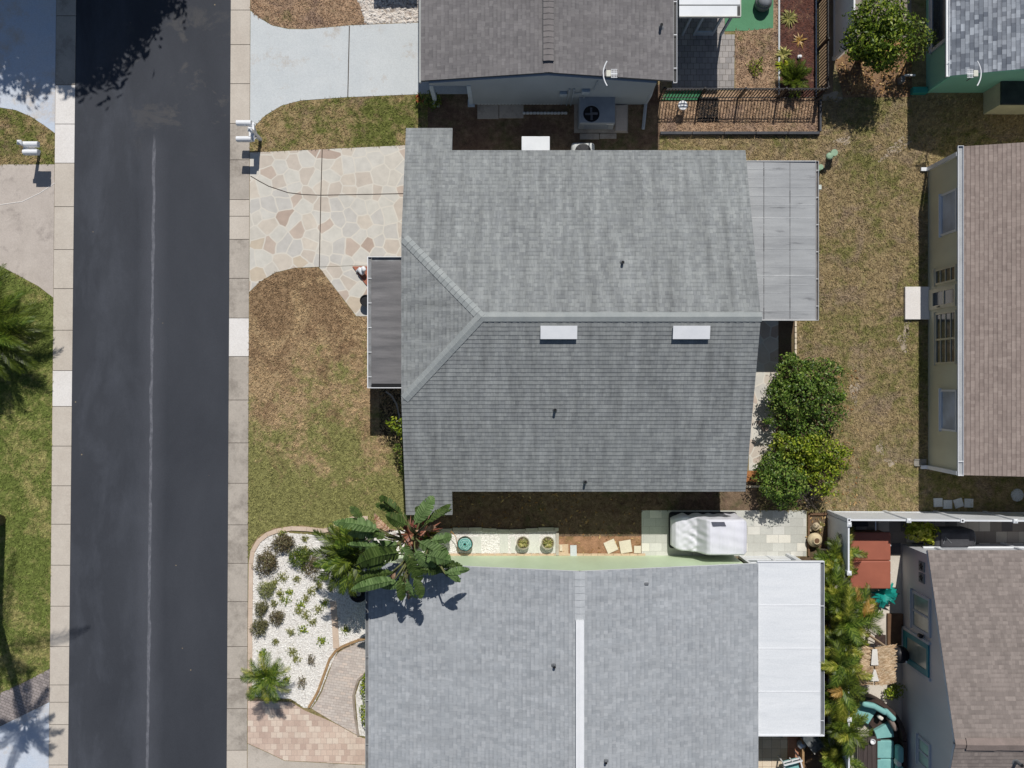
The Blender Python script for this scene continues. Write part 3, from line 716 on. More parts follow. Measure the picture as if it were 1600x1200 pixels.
sheet('mulch_bed', [(1165,736),(1209,736),(1209,753),(1165,753)], .010, gm('orange_mulch', lin(176,122,76), lin(140,92,58), 6, .95, fine=.35, fs=24, bm=.5))
CART_PAD = pavers('pale_mixed_pavers', [(0, lin(200,200,192)), (.5, lin(186,186,178)), (.85, lin(206,205,198)), (1, lin(222,218,206))], lin(168,166,158), .46, .31, .006, stain=.08)
sheet('patio', [(1002.5,797.5),(1260,797.5),(1260,869),(1002.5,869)], .012, CART_PAD)
sheet('planting_bed', [(1262,800.5),(1294,800.5),(1294,900),(1262,900)], .008, DIRT)

# south lot: white pebble bed, walks and drive
PB = [(394,1088),(394,872),(398,857),(408,845),(424,836),(440,832),(500,836.5),(520,838),(534,829),(700,829),(700,868),(576,868),(576,1000),(548,1008),(528,1016),(513,1048),(501,1080),(486,1106),(476,1106),(455,1092)]
PEBW = gravel('white_pebble_ground', lin(236,233,228), lin(214,209,203), lin(150,140,128), 20.0, .4)
sheet('pebble_bed', PB, .006, PEBW)
PEBC = gm('white_pebble', lin(241,239,235), lin(230,226,220), 9, .85, fine=.1)
chips('white_pebbles', 'white pebbles filling the planted front bed of the south house', PB, .006, PEBC, 9000, .03, holes=[[(576,868),(576,1000),(700,1000),(700,868)]])
mb = MB()
def ribbon(mb, pts, w, z0, z1, mi=0, gap=0.0):
    """kerb that follows photo points on the ground, w metres wide to its left"""
    P = [Vector(T(*p)) for p in pts]; n = len(P); N = []
    for i in range(n):
        d = (P[min(i+1,n-1)]-P[max(i-1,0)]).normalized(); N.append(Vector((-d.y, d.x, 0)))
    for i in range(n-1):
        a, b = P[i], P[i+1]; t = (b-a).normalized()*gap
        mb.prism([(a+t)[:2], (b-t)[:2], (b-t+N[i+1]*w)[:2], (a+t+N[i]*w)[:2]], z0, z1, mi)
ribbon(mb, [(GR(1094)+.8,1094),(387.8,1020),(388.3,950),(389,880),(392,860),(402,843),(416,832),(432,826),(455,822),(480,823),(505,826),(512,824)], -.16, -.1, .05, 0, .004)
struct('bed_kerb', mb, PINKC)
mb = MB(); ribbon(mb, [(513,829),(521,819),(533,812),(550,807),(575,806)], -.16, -.1, .05, 0, .004); struct('bed_kerb', mb, PINKC)
mb = MB(); ribbon(mb, [(516,940),(519,975),(521,1013)], .22, -.1, .045, 0, .004); struct('bed_kerb', mb, PINKC)
PGREY = pavers('grey_brick_pavers', [(0, lin(186,174,166)), (.5, lin(200,190,182)), (1, lin(208,192,180))], lin(164,152,144), .2, .1, .006, rot=.15, stain=.1)
PPINK = pavers('pink_brick_pavers', [(0, lin(190,166,152)), (.5, lin(208,186,170)), (1, lin(218,202,186))], lin(178,158,146), .22, .22, .006, stain=.1)
WK = [(590,997),(576,1001),(549,1009.5),(530,1018),(516,1048),(504,1080),(487,1107),(520,1127),(557,1149),(590,1153),(590,1048),(575,1053),(562,1064),(555,1086),(557,1118),(561,1148)]
WK = [(590,997),(576,1000),(562,1004),(549,1009.5),(538,1014),(528.5,1020),(521,1031),(515.5,1047),(510,1062),(503.5,1080),(496,1094),(487,1107),(520,1127),(560,1149.5),(558,1133),(556.5,1118),(555,1102),(554.5,1086),(557,1073),(562,1063),(568,1056),(575,1052),(590,1046)]
sheet('path', WK, .012, PGREY)
sheet('driveway', [(GR(1094)+.8,1094.5),(455,1097),(476,1110),(519,1128),(560,1150.5),(576,1156),(620,1158),(620,1198),(576,1195),(445,1188),(420,1176),(GR(1160)+.8,1161)], .012, PPINK)
sheet('driveway', [(GR(1161)+.8,1162),(420,1177),(445,1189),(576,1196),(620,1199),(620,1500),(GR(1500)+.8,1500)], .010, CONC)
sheet('pebble_bed', [(590,1047),(575,1053),(563,1064),(555.5,1086),(558,1118),(561,1149),(590,1153)], .010, PEBW)
EDG = gm('brown_edging', lin(172,142,104), lin(146,116,84), 5, .85, fine=.2)
mb = MB(); ribbon(mb, [(484,1106),(492,1093),(499,1080),(505.5,1062),(511,1047),(517,1030),(526,1018),(536,1011.5),(547,1007),(561,1001.5),(576,998)], .09, -.05, .07, 0, .003)
tag(mb.build('garden_edging', EDG), 'curved tan brick edging between the white pebbles and the paver walk', 'edging')
mb = MB(); ribbon(mb, [(562,1149),(556.5,1118),(554,1086),(561,1063),(575,1051)], .08, -.05, .07, 0, .003)
tag(mb.build('garden_edging', gm('grey_edging', lin(160,148,136), lin(136,124,112), 5, .85)), 'curved grey edging round the small bed against the south house', 'edging')

# white stone strip under the green wall
mb = MB(); mb.prism([T(*p)[:2] for p in ((686,829),(872,829),(872,867.5),(686,867.5))], -.05, .008); struct('pebble_bed', mb, PEBW)
chips('white_pebbles', 'white pebbles between the slabs beside the pale green wall', [(690,832),(868,832),(868,866),(690,866)], .008, PEBC, 1300, .03)
mb = MB()
x = 686
while x < 872:
    w = random.uniform(19, 25); a, b = T(x+.5, 0)[0], T(min(x+w, 873)-.5, 0)[0]; y = T(0, 828+1.6*math.sin(x*.05))[1]
    mb.obox(((a+b)/2, y, .04), b-a, .13, .1, random.uniform(-.03,.03)); x += w
mb.box(T(868.5,0)[0], T(873,0)[0], T(0,867)[1], T(0,832)[1], -.02, .085)
tag(mb.build('garden_edging', gm('grey_block', lin(186,180,168), lin(168,162,150), 4, .85)), 'row of weathered grey blocks edging the white stone strip', 'edging')
mb = MB(); x = 690
while x < 1000:
    w = random.uniform(10, 14); a, b = T(x+.3,0)[0], T(x+w-.3,0)[0]; mb.box(a, b, T(0,868)[1], T(0,864.6)[1], -.02, .05+random.uniform(-.006,.006)); x += w
tag(mb.build('garden_edging', TAN), 'tan brick edging along the foot of the pale green wall', 'edging')
SLAB = concrete('pale_slab', lin(214,214,206), lin(200,200,192), lin(176,168,156), .62)
for i, (a, b, y0, y1, lab) in enumerate(((734,752,838,864,'pale slab next to the coiled hose'), (781,794,834,864,'narrow pale slab west of the two round pots'), (798,805,838,864,'narrowest pale slab, touching the western round pot'), (826,843,834,864,'pale slab between the two round pots'), (864,868,834,864,'pale slab sliver at the east end of the white strip'))):
    mb = MB(); mb.box(T(a,0)[0], T(b,0)[0], T(0,y1)[1], T(0,y0)[1], -.02, .03)
    tag(mb.build('stepping_slab', SLAB), lab, 'slab', 'pale slabs in the white stone strip')
mb = MB(); mb.obox(T(880.5,859,.03), .36, .42, .06, .02); tag(mb.build('paving_stone', TAN), 'tan square paving stone by the end of the white strip', 'paving stone')
mb = MB(); mb.obox(T(876.5,856,.09), .1, .22, .06, .05); tag(mb.build('brick', STONE), 'pale brick lying on the tan paving stone', 'brick')
mb = MB(); mb.obox(T(896,861,.04), .24, .44, .08, .03); tag(mb.build('paving_stone', CONC_B), 'grey blue paving block at the foot of the green wall', 'paving stone')
CREAM = concrete('cream_slab', lin(222,214,194), lin(210,200,180), lin(190,176,150), .62)
for (px, py, s, r, lab) in ((954.5,853.5,.42,.42,'cream square paver tilted most, westernmost of three by the cart pad'), (977.5,854,.44,.17,'cream square paver in the middle of three by the cart pad'), (996,858.5,.26,.0,'smallest cream square paver, touching the cart pad')):
    mb = MB(); mb.rbox(T(px,py,.03), s, s*1.05, .05, .01, r); tag(mb.build('paving_stone', CREAM), lab, 'paving stone')
mb = MB(); mb.box(*[T(1165,0)[0], T(1188,0)[0]], T(0,761.5)[1], T(0,758.5)[1], -.02, .08); tag(mb.build('garden_edging', STONE), 'short pale stone edging at the south east corner of the grey green roof', 'edging')
mb = MB()
for i in range(9):
    y0, y1 = 502+i*9, 510+i*9; mb.box(T(1241,0)[0], T(1244,0)[0], T(0,y1)[1], T(0,y0)[1], -.02, .08)
tag(mb.build('garden_edging', STONE), 'scalloped pale stone edging between the back lawn and the planting bed', 'edging')

# south east yard
TILE = pavers('mixed_tile_pavers', [(0, lin(150,140,130)), (.22, lin(204,194,178)), (.5, lin(186,174,160)), (.72, lin(112,106,104)), (.86, lin(214,206,192))], lin(140,130,118), .42, .42, .008, off=.5, stain=.1, cell=True)
sheet('patio', [(1294.5,811),(1640,811),(1640,850),(1409,850),(1409,868),(1294.5,868)], .012, TILE)
sheet('patio', [(1294.5,868.5),(1409,868.5),(1409,1500),(1294.5,1500)], .011, concrete('light_patio_concrete', lin(214,206,194), lin(200,191,178), lin(168,156,142), .6))
sheet('planting_bed', [(1250,870),(1294,870),(1294,1500),(1250,1500)], .007, DIRT)
TERR = pavers('terrace_tile', [(0, lin(206,186,160)), (1, lin(222,206,184))], lin(176,156,134), .34, .34, .008, off=0.0, stain=.1)
sheet('patio', [(1120,1000),(1230,1000),(1230,1500),(1120,1500)], .012, TERR)
sheet('patio', [(1230.4,1000),(1249,1000),(1249,1500),(1230.4,1500)], .012, pavers('brown_terrace_tile', [(0, lin(176,128,104)), (1, lin(190,142,114))], lin(150,112,92), .34, .34, .008, off=0.0))

# ================================================================ houses
def gable(mb, x0, x1, ya, yb, ze, zr, axis='x', mi=0, yr=None):
    """solid walls with gable ends; the ridge runs along axis"""
    yr = (ya+yb)/2 if yr is None else yr
    mb.extr([(ya, -.1), (yb, -.1), (yb, ze), (yr, zr), (ya, ze)], axis, x0, x1, mi)
def gutter(name, parent, x, y0, y1, z, side, mats=None, step=1.3, w=.11):
    """open gutter along y: white back and lip, trough, cross straps; side +1 hangs east of x"""
    mb = MB(); a, b = (x, x+w*side)
    mb.box(a, b, y0, y1, z-.1, z-.085, 1); mb.box(b-.014*side, b, y0, y1, z-.1, z); mb.box(a, a+.012*side, y0, y1, z-.085, z-.004)
    for e in (y0, y1): mb.box(a, b, e-.006, e+.006, z-.1, z-.002)
    y = y0+.5
    while y < y1: mb.box(a, b, y-.012, y+.012, z-.012, z-.003); y += step
    return mb.build(name, mats or [WHITE, ALUM], parent)
def pipe_vent(parent, p, h=.34, r=.045, mat=None):
    m = MB(); m.tube([(p[0],p[1],p[2]-.1), (p[0],p[1],p[2]+h)], r, 12, cap=False)
    m.tube([(p[0],p[1],p[2]+h-.001), (p[0],p[1],p[2]+h)], r*.98, 12, 1); m.lathe((p[0],p[1],p[2]-.02), [(r*2.4,0),(r*1.3,.05),(r,.1)], 12)
    return m.build('vent_pipe', [mat or GREYM, DARK], parent)
SID_M = siding('grey_white_siding', lin(200,202,200))
FASC = gm('fascia', lin(206,208,206), lin(190,193,192), 2, .6, fine=.05)
FASC_D = gm('dark_drip_edge', lin(92,94,96), lin(78,80,83), 2, .6, fine=.08)

# ---- middle house (jerkinhead at the street end)
X0, X1, YN, YS, YR, ZE = -3.72, 8.12, 8.13, -3.74, 2.19, 2.6; PT = .351
ZR = ZE+(YN-YR)*PT; zj = 3.7; jy0, jy1 = YN-(zj-ZE)/PT, YS+(zj-ZE)/PT; xa = X0+(ZR-zj)/.364
house = thing('grey_roofed_house', 'house with a clipped street gable, grey green shingles and two white roof vents', 'house', (2.2, 2.2, 0))
mb = MB(); gable(mb, xa+.05, 7.75, YS+.3, YN-.3, 2.55, ZR-.2)
g = (ZR-.2-2.55)/((YN-YS)/2-.3); hh = 3.55
mb.extr([(YS+.3,-.1),(YN-.3,-.1),(YN-.3,2.55),(YN-.3-(hh-2.55)/g,hh),(YS+.3+(hh-2.55)/g,hh),(YS+.3,2.55)], 'x', X0+.3, xa+.05)
mb.build('wall', SID_M, house)
mb = MB()
nN = slope(mb, [(X0,YN,ZE),(X1,YN,ZE),(X1,YR,ZR),(xa,YR,ZR),(X0,jy0,zj)])
nS = slope(mb, [(X0,YS,ZE),(X0,jy1,zj),(xa,YR,ZR),(X1,YR,ZR),(X1,YS,ZE)])
nW = slope(mb, [(X0,jy0,zj),(xa,YR,ZR),(X0,jy1,zj)])
slope(mb, [(X0,YN+.85,ZE-.85*PT),(X0+1.63,YN+.85,ZE-.85*PT),(X0+1.63,YN+.001,ZE-.001*PT),(X0,YN+.001,ZE-.001*PT)])
slope(mb, [(X0,YS-.85,ZE-.85*PT),(X0,YS-.001,ZE-.001*PT),(X0+1.63,YS-.001,ZE-.001*PT),(X0+1.63,YS-.85,ZE-.85*PT)])
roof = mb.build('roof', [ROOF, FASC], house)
mb = MB(); capline(mb, (xa,YR,ZR), (X1,YR,ZR), nN, nS, .15); mb.build('ridge_cap', ROOFCAP, roof)
for y, n in ((jy0, nN), (jy1, nS)):
    mb = MB(); capline(mb, (X0+.1,y+(YR-y)*.1/(xa-X0),zj+.1*.364), (xa,YR,ZR), nW, n, .16); mb.build('hip_cap', ROOFCAP, roof)
fS = lambda x, y: ZR-(YR-y)*PT if y < YR else ZR-(y-YR)*PT
for a, b in ((.93, 2.13), (5.26, 6.47)):     # white box vents below the ridge
    v = MB(); zt = fS(0, 1.92)+.11
    v.mesh([(a,1.47,zt-.10),(b,1.47,zt-.10),(b,1.9,zt),(a,1.9,zt),(a,1.47,zt-.135),(b,1.47,zt-.135),(b,1.9,zt-.05),(a,1.9,zt-.05)],
           [(0,1,2,3),(7,6,5,4),(0,4,5,1),(1,5,6,2),(2,6,7,3),(3,7,4,0)])
    for xx in (a+.02, (a+b)/2, b-.05): v.box(xx, xx+.03, 1.52, 1.86, fS(0,1.7)-.06, zt-.1)
    v.box(a+.03, b-.03, 1.62, 1.84, fS(0,1.7)-.06, zt-.1, 1)
    v.build('roof_vent', [WHITE, DARK], house)
for px, py in ((972,411), (867,640), (914,752)): pipe_vent(house, on_plane(px, py, fS), .26, .045)
# porch roof over the street entrance
mb = MB(); zp = 2.45; px0, px1 = T(574,0,zp)[0], X0+.3; py0, py1 = T(0,606.5,zp)[1], T(0,401,zp)[1]
mb.box(px0+.13, px1, py0+.05, py1-.16, zp-.12, zp-.02)
prf = mb.build('porch_or_shade_roof', panroof('weathered_membrane', lin(122,120,121), lin(92,91,93), lin(66,65,67), 0, 'x', .4), house)
mb = MB(); mb.box(px0, px1, py1-.02, py1, zp-.1, zp+.03); mb.box(px0, px1, py0, py0+.025, zp-.1, zp+.03); mb.box(px0, px0+.03, py0+.025, py1-.02, zp-.1, zp+.03); mb.build('fascia', WHITE, prf)
mb = MB(); mb.box(px0+.03, px0+.13, py0+.03, py1-.02, zp-.12, zp-.05, 1); mb.box(px0+.115, px0+.14, py0+.1, py1-.16, zp-.05, zp+.012, 1)
mb.box(px0+.14, px1-.02, py1-.16, py1-.02, zp-.13, zp-.09, 1); mb.box(px0+.14, px1-.3, py0+.03, py0+.16, zp-.13, zp-.015, 2)
y = py0+.4
while y < py1-.2: mb.box(px0+.02, px0+.15, y-.01, y+.01, zp+.003, zp+.014, 0); y += .86
mb.build('gutter', [WHITE, ALUM, DARK], prf)
for yy in (py0+.2, (py0+py1)/2, py1-.25):
    mb = MB(); mb.box(px0+.16, px0+.25, yy-.045, yy+.045, 0, zp-.12); mb.build('porch_post', WHITE, house)
# flat rear roof
zc = 2.42; cx1 = T(1279,0,zc)[0]; cy0, cy1 = T(0,499.5,zc)[1], T(0,252.5,zc)[1]
mb = MB(); mb.mesh([(7.7,cy0,zc-.1),(cx1-.1,cy0,zc-.14),(cx1-.1,cy1,zc-.14),(7.7,cy1,zc-.1),(7.7,cy0,zc+.02),(cx1-.1,cy0,zc-.03),(cx1-.1,cy1,zc-.03),(7.7,cy1,zc+.02)],
                   [(3,2,1,0),(4,5,6,7),(0,1,5,4),(1,2,6,5),(2,3,7,6),(3,0,4,7)])
crf = mb.build('flat_roof', panroof('streaked_pan_roof', lin(165,167,168), lin(143,145,147), lin(96,97,100), 0, 'x', .9), house)
mb = MB()
for px in (1193.5, 1234.5):
    x = T(px,0,zc)[0]; y = cy0+.02
    while y < cy1-.05:
        L = random.uniform(.25,.6); w = random.choice((.007,.010,.014)); mb.box(x-w, x+w, y, min(y+L, cy1-.02), zc-.05, zc+.026+(7.7-x)*.0172); y += L+random.uniform(.0,.03)
mb.build('seam', gm('dark_seam', lin(88,88,90), lin(70,70,72), 5), crf)
mb = MB(); y = cy0+.3
while y < cy1-.1:
    w = random.choice((.008,.012,.02)); mb.mesh([(7.75,y-w,zc+.0192),(cx1-.12,y-w,zc-.0305),(cx1-.12,y+w,zc-.0305),(7.75,y+w,zc+.0192),(7.75,y,zc+.0292),(cx1-.12,y,zc-.0205)], [(0,1,5,4),(3,4,5,2),(1,2,5),(0,4,3),(3,2,1,0)]); y += random.choice((.31,.31,.62,.46))
mb.build('rib', gm('pale_rib', lin(190,191,191), lin(168,170,171), 2), crf)
gutter('gutter', crf, cx1-.1, cy0-.02, cy1+.02, zc+.0, 1, [gm('pale_lip', lin(200,200,200)), gm('grey_trough', lin(126,122,120), lin(104,100,98), 2)], .95)
mb = MB(); mb.box(7.7, cx1-.1, cy1, cy1+.03, zc-.1, zc+.03); mb.box(7.7, cx1-.1, cy0-.03, cy0, zc-.1, zc+.03); mb.build('fascia', gm('pale_lip', lin(200,200,200)), crf)
mb = MB(); mb.box(cx1+.01, cx1+.13, T(0,295,zc)[1], T(0,288,zc)[1], .2, zc-.08); mb.build('downspout', gm('sage_white', lin(206,214,206)), crf)
for yy in (cy0+.15, (cy0+cy1)/2, cy1-.15):
    mb = MB(); mb.box(cx1-.25, cx1-.16, yy-.05, yy+.05, 0, zc-.14); mb.build('roof_post', WHITE, house)
# things under the north eave
cb = thing('equipment_cabinet', 'white metal cabinet with ribbed lid sticking out from under the north eaves', 'cabinet', T(838,236,0))
mb = MB(); mb.rbox((T(837,0,1.3)[0], T(0,233,1.3)[1], .62), 1.0, .8, 1.22, .03); mb.build('body', WHITE2, cb)
mb = MB(); mb.rbox((T(837,0,1.3)[0], T(0,232,1.3)[1], 1.28), 1.02, .88, .06, .02)
for k in range(6): mb.box(T(818+k*6.5,0,1.3)[0], T(819.5+k*6.5,0,1.3)[0], T(0,240,1.3)[1], T(0,217,1.3)[1], 1.305, 1.316)
mb.build('lid', WHITE2, cb)
ac = thing('air_conditioner', 'pale round cornered air conditioner half hidden under the north eaves', 'air conditioner', T(905,240,0))
c = T(911,237,.8); mb = MB(); mb.rbox((c[0], c[1], .42), .86, .7, .8, .12); mb.build('casing', gm('ac_pale', lin(198,200,198), lin(180,182,180), 3, .5), ac)
mb = MB(); mb.lathe((c[0], c[1], .805), [(.3,0),(.3,.02),(.27,.025)], 24)
for k in range(6): mb.obox((c[0], c[1], .835), .58, .012, .01, k*math.pi/6)
mb.build('fan_grille', BLACK, ac)

# ---- north neighbour
NZ = 2.6; NX0, NX1, NXR, NY = -3.17, 5.62, 1.235, 10.55; NZR = 3.5
nb = thing('blue_grey_house', 'blue grey house with a brown grey gable roof beside the black fenced yard', 'house', (1.2, 14, 0))
SID_N = siding('blue_grey_siding', lin(154,164,172), .24)
mb = MB(); mb.extr([(-1.45,-.05),(5.04,-.05),(5.04,2.55),(NXR,3.4),(-1.45,2.85)], 'y', 10.48, 27)
mb.extr([(-2.9,2.28),(-1.45,2.28),(-1.45,2.84),(-2.9,2.55)], 'y', 10.48, 10.6); mb.build('wall', SID_N, nb)
for a, b in ((-2.92,-2.78), (-1.6,-1.45)):
    mb = MB(); mb.box(a, b, 10.46, 10.62, -.05, 2.29); mb.rbox(((a+b)/2, 10.52, .03), .26, .28, .06, .01); mb.build('carport_post', gm('pale_blue_trim', lin(182,196,208)), nb)
mb = MB()
n1 = slope(mb, [(NX0,NY,NZ),(NXR,NY,NZR),(NXR,27.2,NZR),(NX0,27.2,NZ)]); n2 = slope(mb, [(NX1,NY,NZ),(NX1,27.2,NZ),(NXR,27.2,NZR),(NXR,NY,NZR)])
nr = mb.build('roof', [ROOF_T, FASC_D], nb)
mb = MB(); capline(mb, (NXR,NY+.01,NZR), (NXR,NY+.45,NZR), n1, n2, .16, .02); mb.build('ridge_cap', CAP_T, nr)
mb = MB(); ry0 = NY+.42; mb.extr([(NXR-.19,NZR-.02),(NXR+.19,NZR-.02),(NXR+.19,NZR+.05),(NXR,NZR+.09),(NXR-.19,NZR+.05)], 'y', ry0, 27); vt = mb.build('ridge_vent', FASC_D, nr)
mb = MB(); k = Vector((.2,0,1)).normalized(); capline(mb, (NXR,27,NZR+.078), (NXR,ry0-.02,NZR+.078), Vector((-.2,0,1)).normalized(), k, .175, .02, .2); mb.build('ridge_cap', CAP_T, vt)
gutter('gutter', nr, NX1, NY-.05, 27, NZ-.02, 1, [WHITE, BLACK], 1.16, .13)
mb = MB(); mb.box(NX0-.07, NX0, NY-.05, 27, NZ-.16, NZ-.02); mb.build('fascia', gm('grey_lip', lin(170,172,170)), nr)
pipe_vent(nr, on_plane(1032, 43, lambda x, y: NZR-(x-NXR)*.205), .3, .05)
mb = MB(); z = 2.45
mb.tube([T(1025,121,2.5), T(1016,150,1.1), T(1009,162,.12), T(1005,202,.07)], .06, 4); mb.build('downspout', gm('pale_grey_pipe', lin(178,186,194)), nb)
for px, w, h, z in ((880,.26,.32,1.5), (915,.3,.36,1.75)):
    mb = MB(); x = T(px,0,z)[0]; mb.rbox((x, 10.42, z), w, .12, h, .02); mb.box(x-.02, x+.02, 10.43, 10.48, .1, z-h/2); mb.build('meter_box', gm('meter_grey', lin(160,172,182)), nb)
mb = MB()
for px in (890, 897): mb.tube([T(px,0,2)[:1]+(10.44,.05), T(px,0,2)[:1]+(10.44,2.0)], .025, 6)
mb.tube([(T(897,0,2)[0],10.44,1.5),(T(912,0,2)[0],10.44,1.6)], .02, 6); mb.tube([(2.9,10.44,1.9),(2.95,10.44,2.9)], .018, 6); mb.build('conduit', gm('meter_grey', lin(160,172,182)), nb)
# patio roof, screen frame, unseen shade-casting slab out of frame
mb = MB(); pz = 2.6; a, b = NX1+.2, T(1156.5,0,pz)[0]; y0 = T(0,25,pz)[1]
mb.box(a, b, y0, y0+.36, pz-.08, pz); mb.box(a, b, y0+.40, 26, pz-.08, pz); mb.box(a, b, y0+.36, y0+.40, pz-.08, pz-.05, 1); prr = mb.build('patio_roof', [WHITE2, DARK], nb)
mb = MB(); mb.box(a, b+.02, y0-.03, y0-.001, pz-.12, pz+.02); mb.box(b, b+.03, y0, 26, pz-.12, pz+.02)
mb.box(b-.1, b-.001, y0+.01, y0+.34, pz, pz+.02, 1); mb.build('fascia', [gm('ivory_trim', lin(216,214,206)), BLACK], prr)
mb = MB(); TRIM = gm('pale_blue_trim', lin(182,196,208))
for px in (1066, 1084, 1112, 1126): mb.box(T(px,0)[0]-.04, T(px,0)[0]+.04, 13.05, 13.13, 0, 2.5)
mb.box(T(1084,0)[0], T(1112,0)[0], 13.06, 13.12, 0, .35); mb.box(T(1066,0)[0], T(1126,0)[0], 13.05, 13.13, 2.4, 2.5); mb.build('screen_frame', TRIM, nb)
mb = MB(); mb.box(-4.9, NX0-.1, 15.95, 20, 2.5, 2.6); mb.build('porch_or_shade_roof', WHITE2, nb)  # unseen slab added to cast the dark patch at the north edge

# ---- south neighbour
SX0, SX1, SXR, SY = -5.02, 8.57, 2.26, -6.245; szr, sz0, sz1 = 4.03, 2.38, 2.6
sh = thing('pale_green_house', 'pale green house with a light grey gable roof and white ridge vent', 'house', (1.7, -12, 0))
SID_S = siding('pale_green_siding', lin(203,220,186), .24)
mb = MB(); mb.extr([(-4.7,-.05),(8.3,-.05),(8.3,2.5),(SXR,3.92),(-4.7,2.34)], 'y', -22, -6.43); mb.build('wall', SID_S, sh)
mb = MB()
n1 = slope(mb, [(SX0,SY,sz0),(SX0,-22.3,sz0),(SXR,-22.3,szr),(SXR,SY,szr)]); n2 = slope(mb, [(SX1,SY,sz1),(SXR,SY,szr),(SXR,-22.3,szr),(SX1,-22.3,sz1)])
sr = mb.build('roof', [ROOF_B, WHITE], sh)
yv = T(0,969,4.1)[1]
mb = MB(); capline(mb, (SXR,SY-.01,szr), (SXR,yv,szr), n1, n2, .17, .02); mb.build('ridge_cap', CAP_B, sr)
mb = MB(); mb.extr([(SXR-.125,szr-.05),(SXR+.125,szr-.05),(SXR+.125,szr+.085),(SXR,szr+.115),(SXR-.125,szr+.085)], 'y', -22, yv)
for e in (-1,1): mb.box(SXR+e*.125-.012, SXR+e*.125+.012, -22, yv, szr+.06, szr+.1)
mb.build('ridge_vent', WHITE, sr)
gutter('gutter', sr, SX0, -22.3, SY+.03, sz0, -1, [gm('grey_lip', lin(170,172,170)), ALUM], 1.53, .12)
f1 = lambda x, y: szr-(SXR-x)*(szr-sz0)/(SXR-SX0); f2 = lambda x, y: szr-(x-SXR)*(szr-sz1)/(SX1-SXR)
pipe_vent(sr, on_plane(866,1040,f1), .2); pipe_vent(sr, on_plane(946,1189,f2), .2)
p = on_plane(1010,912,f2); mb = MB(); mb.rbox((p[0],p[1],p[2]+.02), .14, .09, .07, .02); mb.build('flue_cap', GREYM, sr)
wz = 2.55; wx0, wx1 = SX1-.02, T(1288,0,wz)[0]; wy0, wy1 = T(0,1148.5,wz)[1], T(0,878.5,wz)[1]
mb = MB(); mb.box(wx0, wx1-.14, wy0, wy1, wz-.12, wz-.02)
wr = mb.build('white_patio_roof', panroof('white_pan_roof', lin(226,228,230), lin(216,219,222), lin(186,190,194), 0, 'x', .35), sh)
mb = MB()
for k in range(1, 4): y = wy1-(wy1-wy0)*k/4; mb.box(wx0, wx1-.14, y-.012, y+.012, wz-.03, wz-.008)
mb.build('seam', WHITE, wr)
mb = MB(); mb.box(wx0, wx1, wy1, wy1+.04, wz-.14, wz+.02); mb.box(wx0, wx1, wy0-.04, wy0, wz-.14, wz+.02); mb.build('fascia', WHITE, wr)
gutter('gutter', wr, wx1-.14, wy0, wy1, wz+.01, 1, [WHITE, GREYM], 2.0, .14)
mb = MB()     # white screen wall under the patio roof
for px in (1156, 1199, 1238): x = T(px,0)[0]; mb.box(x-.05, x+.05, -6.52, -6.42, 0, 2.4)
x0_, x1_ = T(1156,0)[0], T(1238,0)[0]; mb.box(x0_, x1_, -6.5, -6.44, 0, .75); mb.box(x0_, x1_, -6.5, -6.44, 2.3, 2.4); mb.box(x0_, x1_, -6.5, -6.44, 1.25, 1.32)
scr = mb.build('screen_wall', WHITE2, sh)
mb = MB(); mb.box(x0_, x1_, -6.475, -6.465, .75, 2.3); mb.build('screen', gm('screen_mesh', lin(150,156,158), lin(136,142,144), 2), scr)
for px, py in ((1230,867), (1254,1150)):
    mb = MB(); x, y, _ = T(px, py); mb.box(x-.06, x+.06, y-.06, y+.06, 0, 2.42 if py < 900 else .25); mb.build('patio_post', WHITE2, sh)
mb = MB(); mb.box(T(1249,0)[0], T(1252.5,0)[0], -22, T(0,1080)[1], 0, .35); mb.build('low_rail', EDG, sh)

# ---- yellow house on the east side
yh = thing('pale_yellow_house', 'pale yellow house with a rose brown roof at the east edge of the back lawn', 'house', (19, 2.5, 0))
SID_Y = siding('pale_yellow_siding', lin(207,205,182), .3)
YX = 15.6; mb = MB(); mb.extr([(YX,-.05),(26,-.05),(26,2.4),(20.8,3.9),(YX,2.42)], 'y', -3.05, 7.97); mb.build('wall', SID_Y, yh)
mb = MB(); a = 15.72
n1 = slope(mb, [(a,8.27,2.6),(a,-3.17,2.6),(20.7,-3.17,4.1),(20.7,8.27,4.1)]); n2 = slope(mb, [(25.7,8.27,2.6),(20.7,8.27,4.1),(20.7,-3.17,4.1),(25.7,-3.17,2.6)])
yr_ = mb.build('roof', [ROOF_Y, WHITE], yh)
mb = MB(); capline(mb, (20.7,-3.17,4.1), (20.7,8.27,4.1), n1, n2, .16); mb.build('ridge_cap', ROOF_Y, yr_)
gutter('gutter', yr_, a, -3.19, 8.29, 2.6, -1, [WHITE, gm('pale_trough', lin(176,178,180))], 50, .2)
for y0, e in ((8.03, 1), (-3.11, -1)):
    mb = MB(); mb.box(YX-.1, YX-.01, y0-.07, y0+.07, .12, 2.5); mb.obox((YX-.16, y0, .09), .3, .13, .1); mb.build('downspout', WHITE, yh)
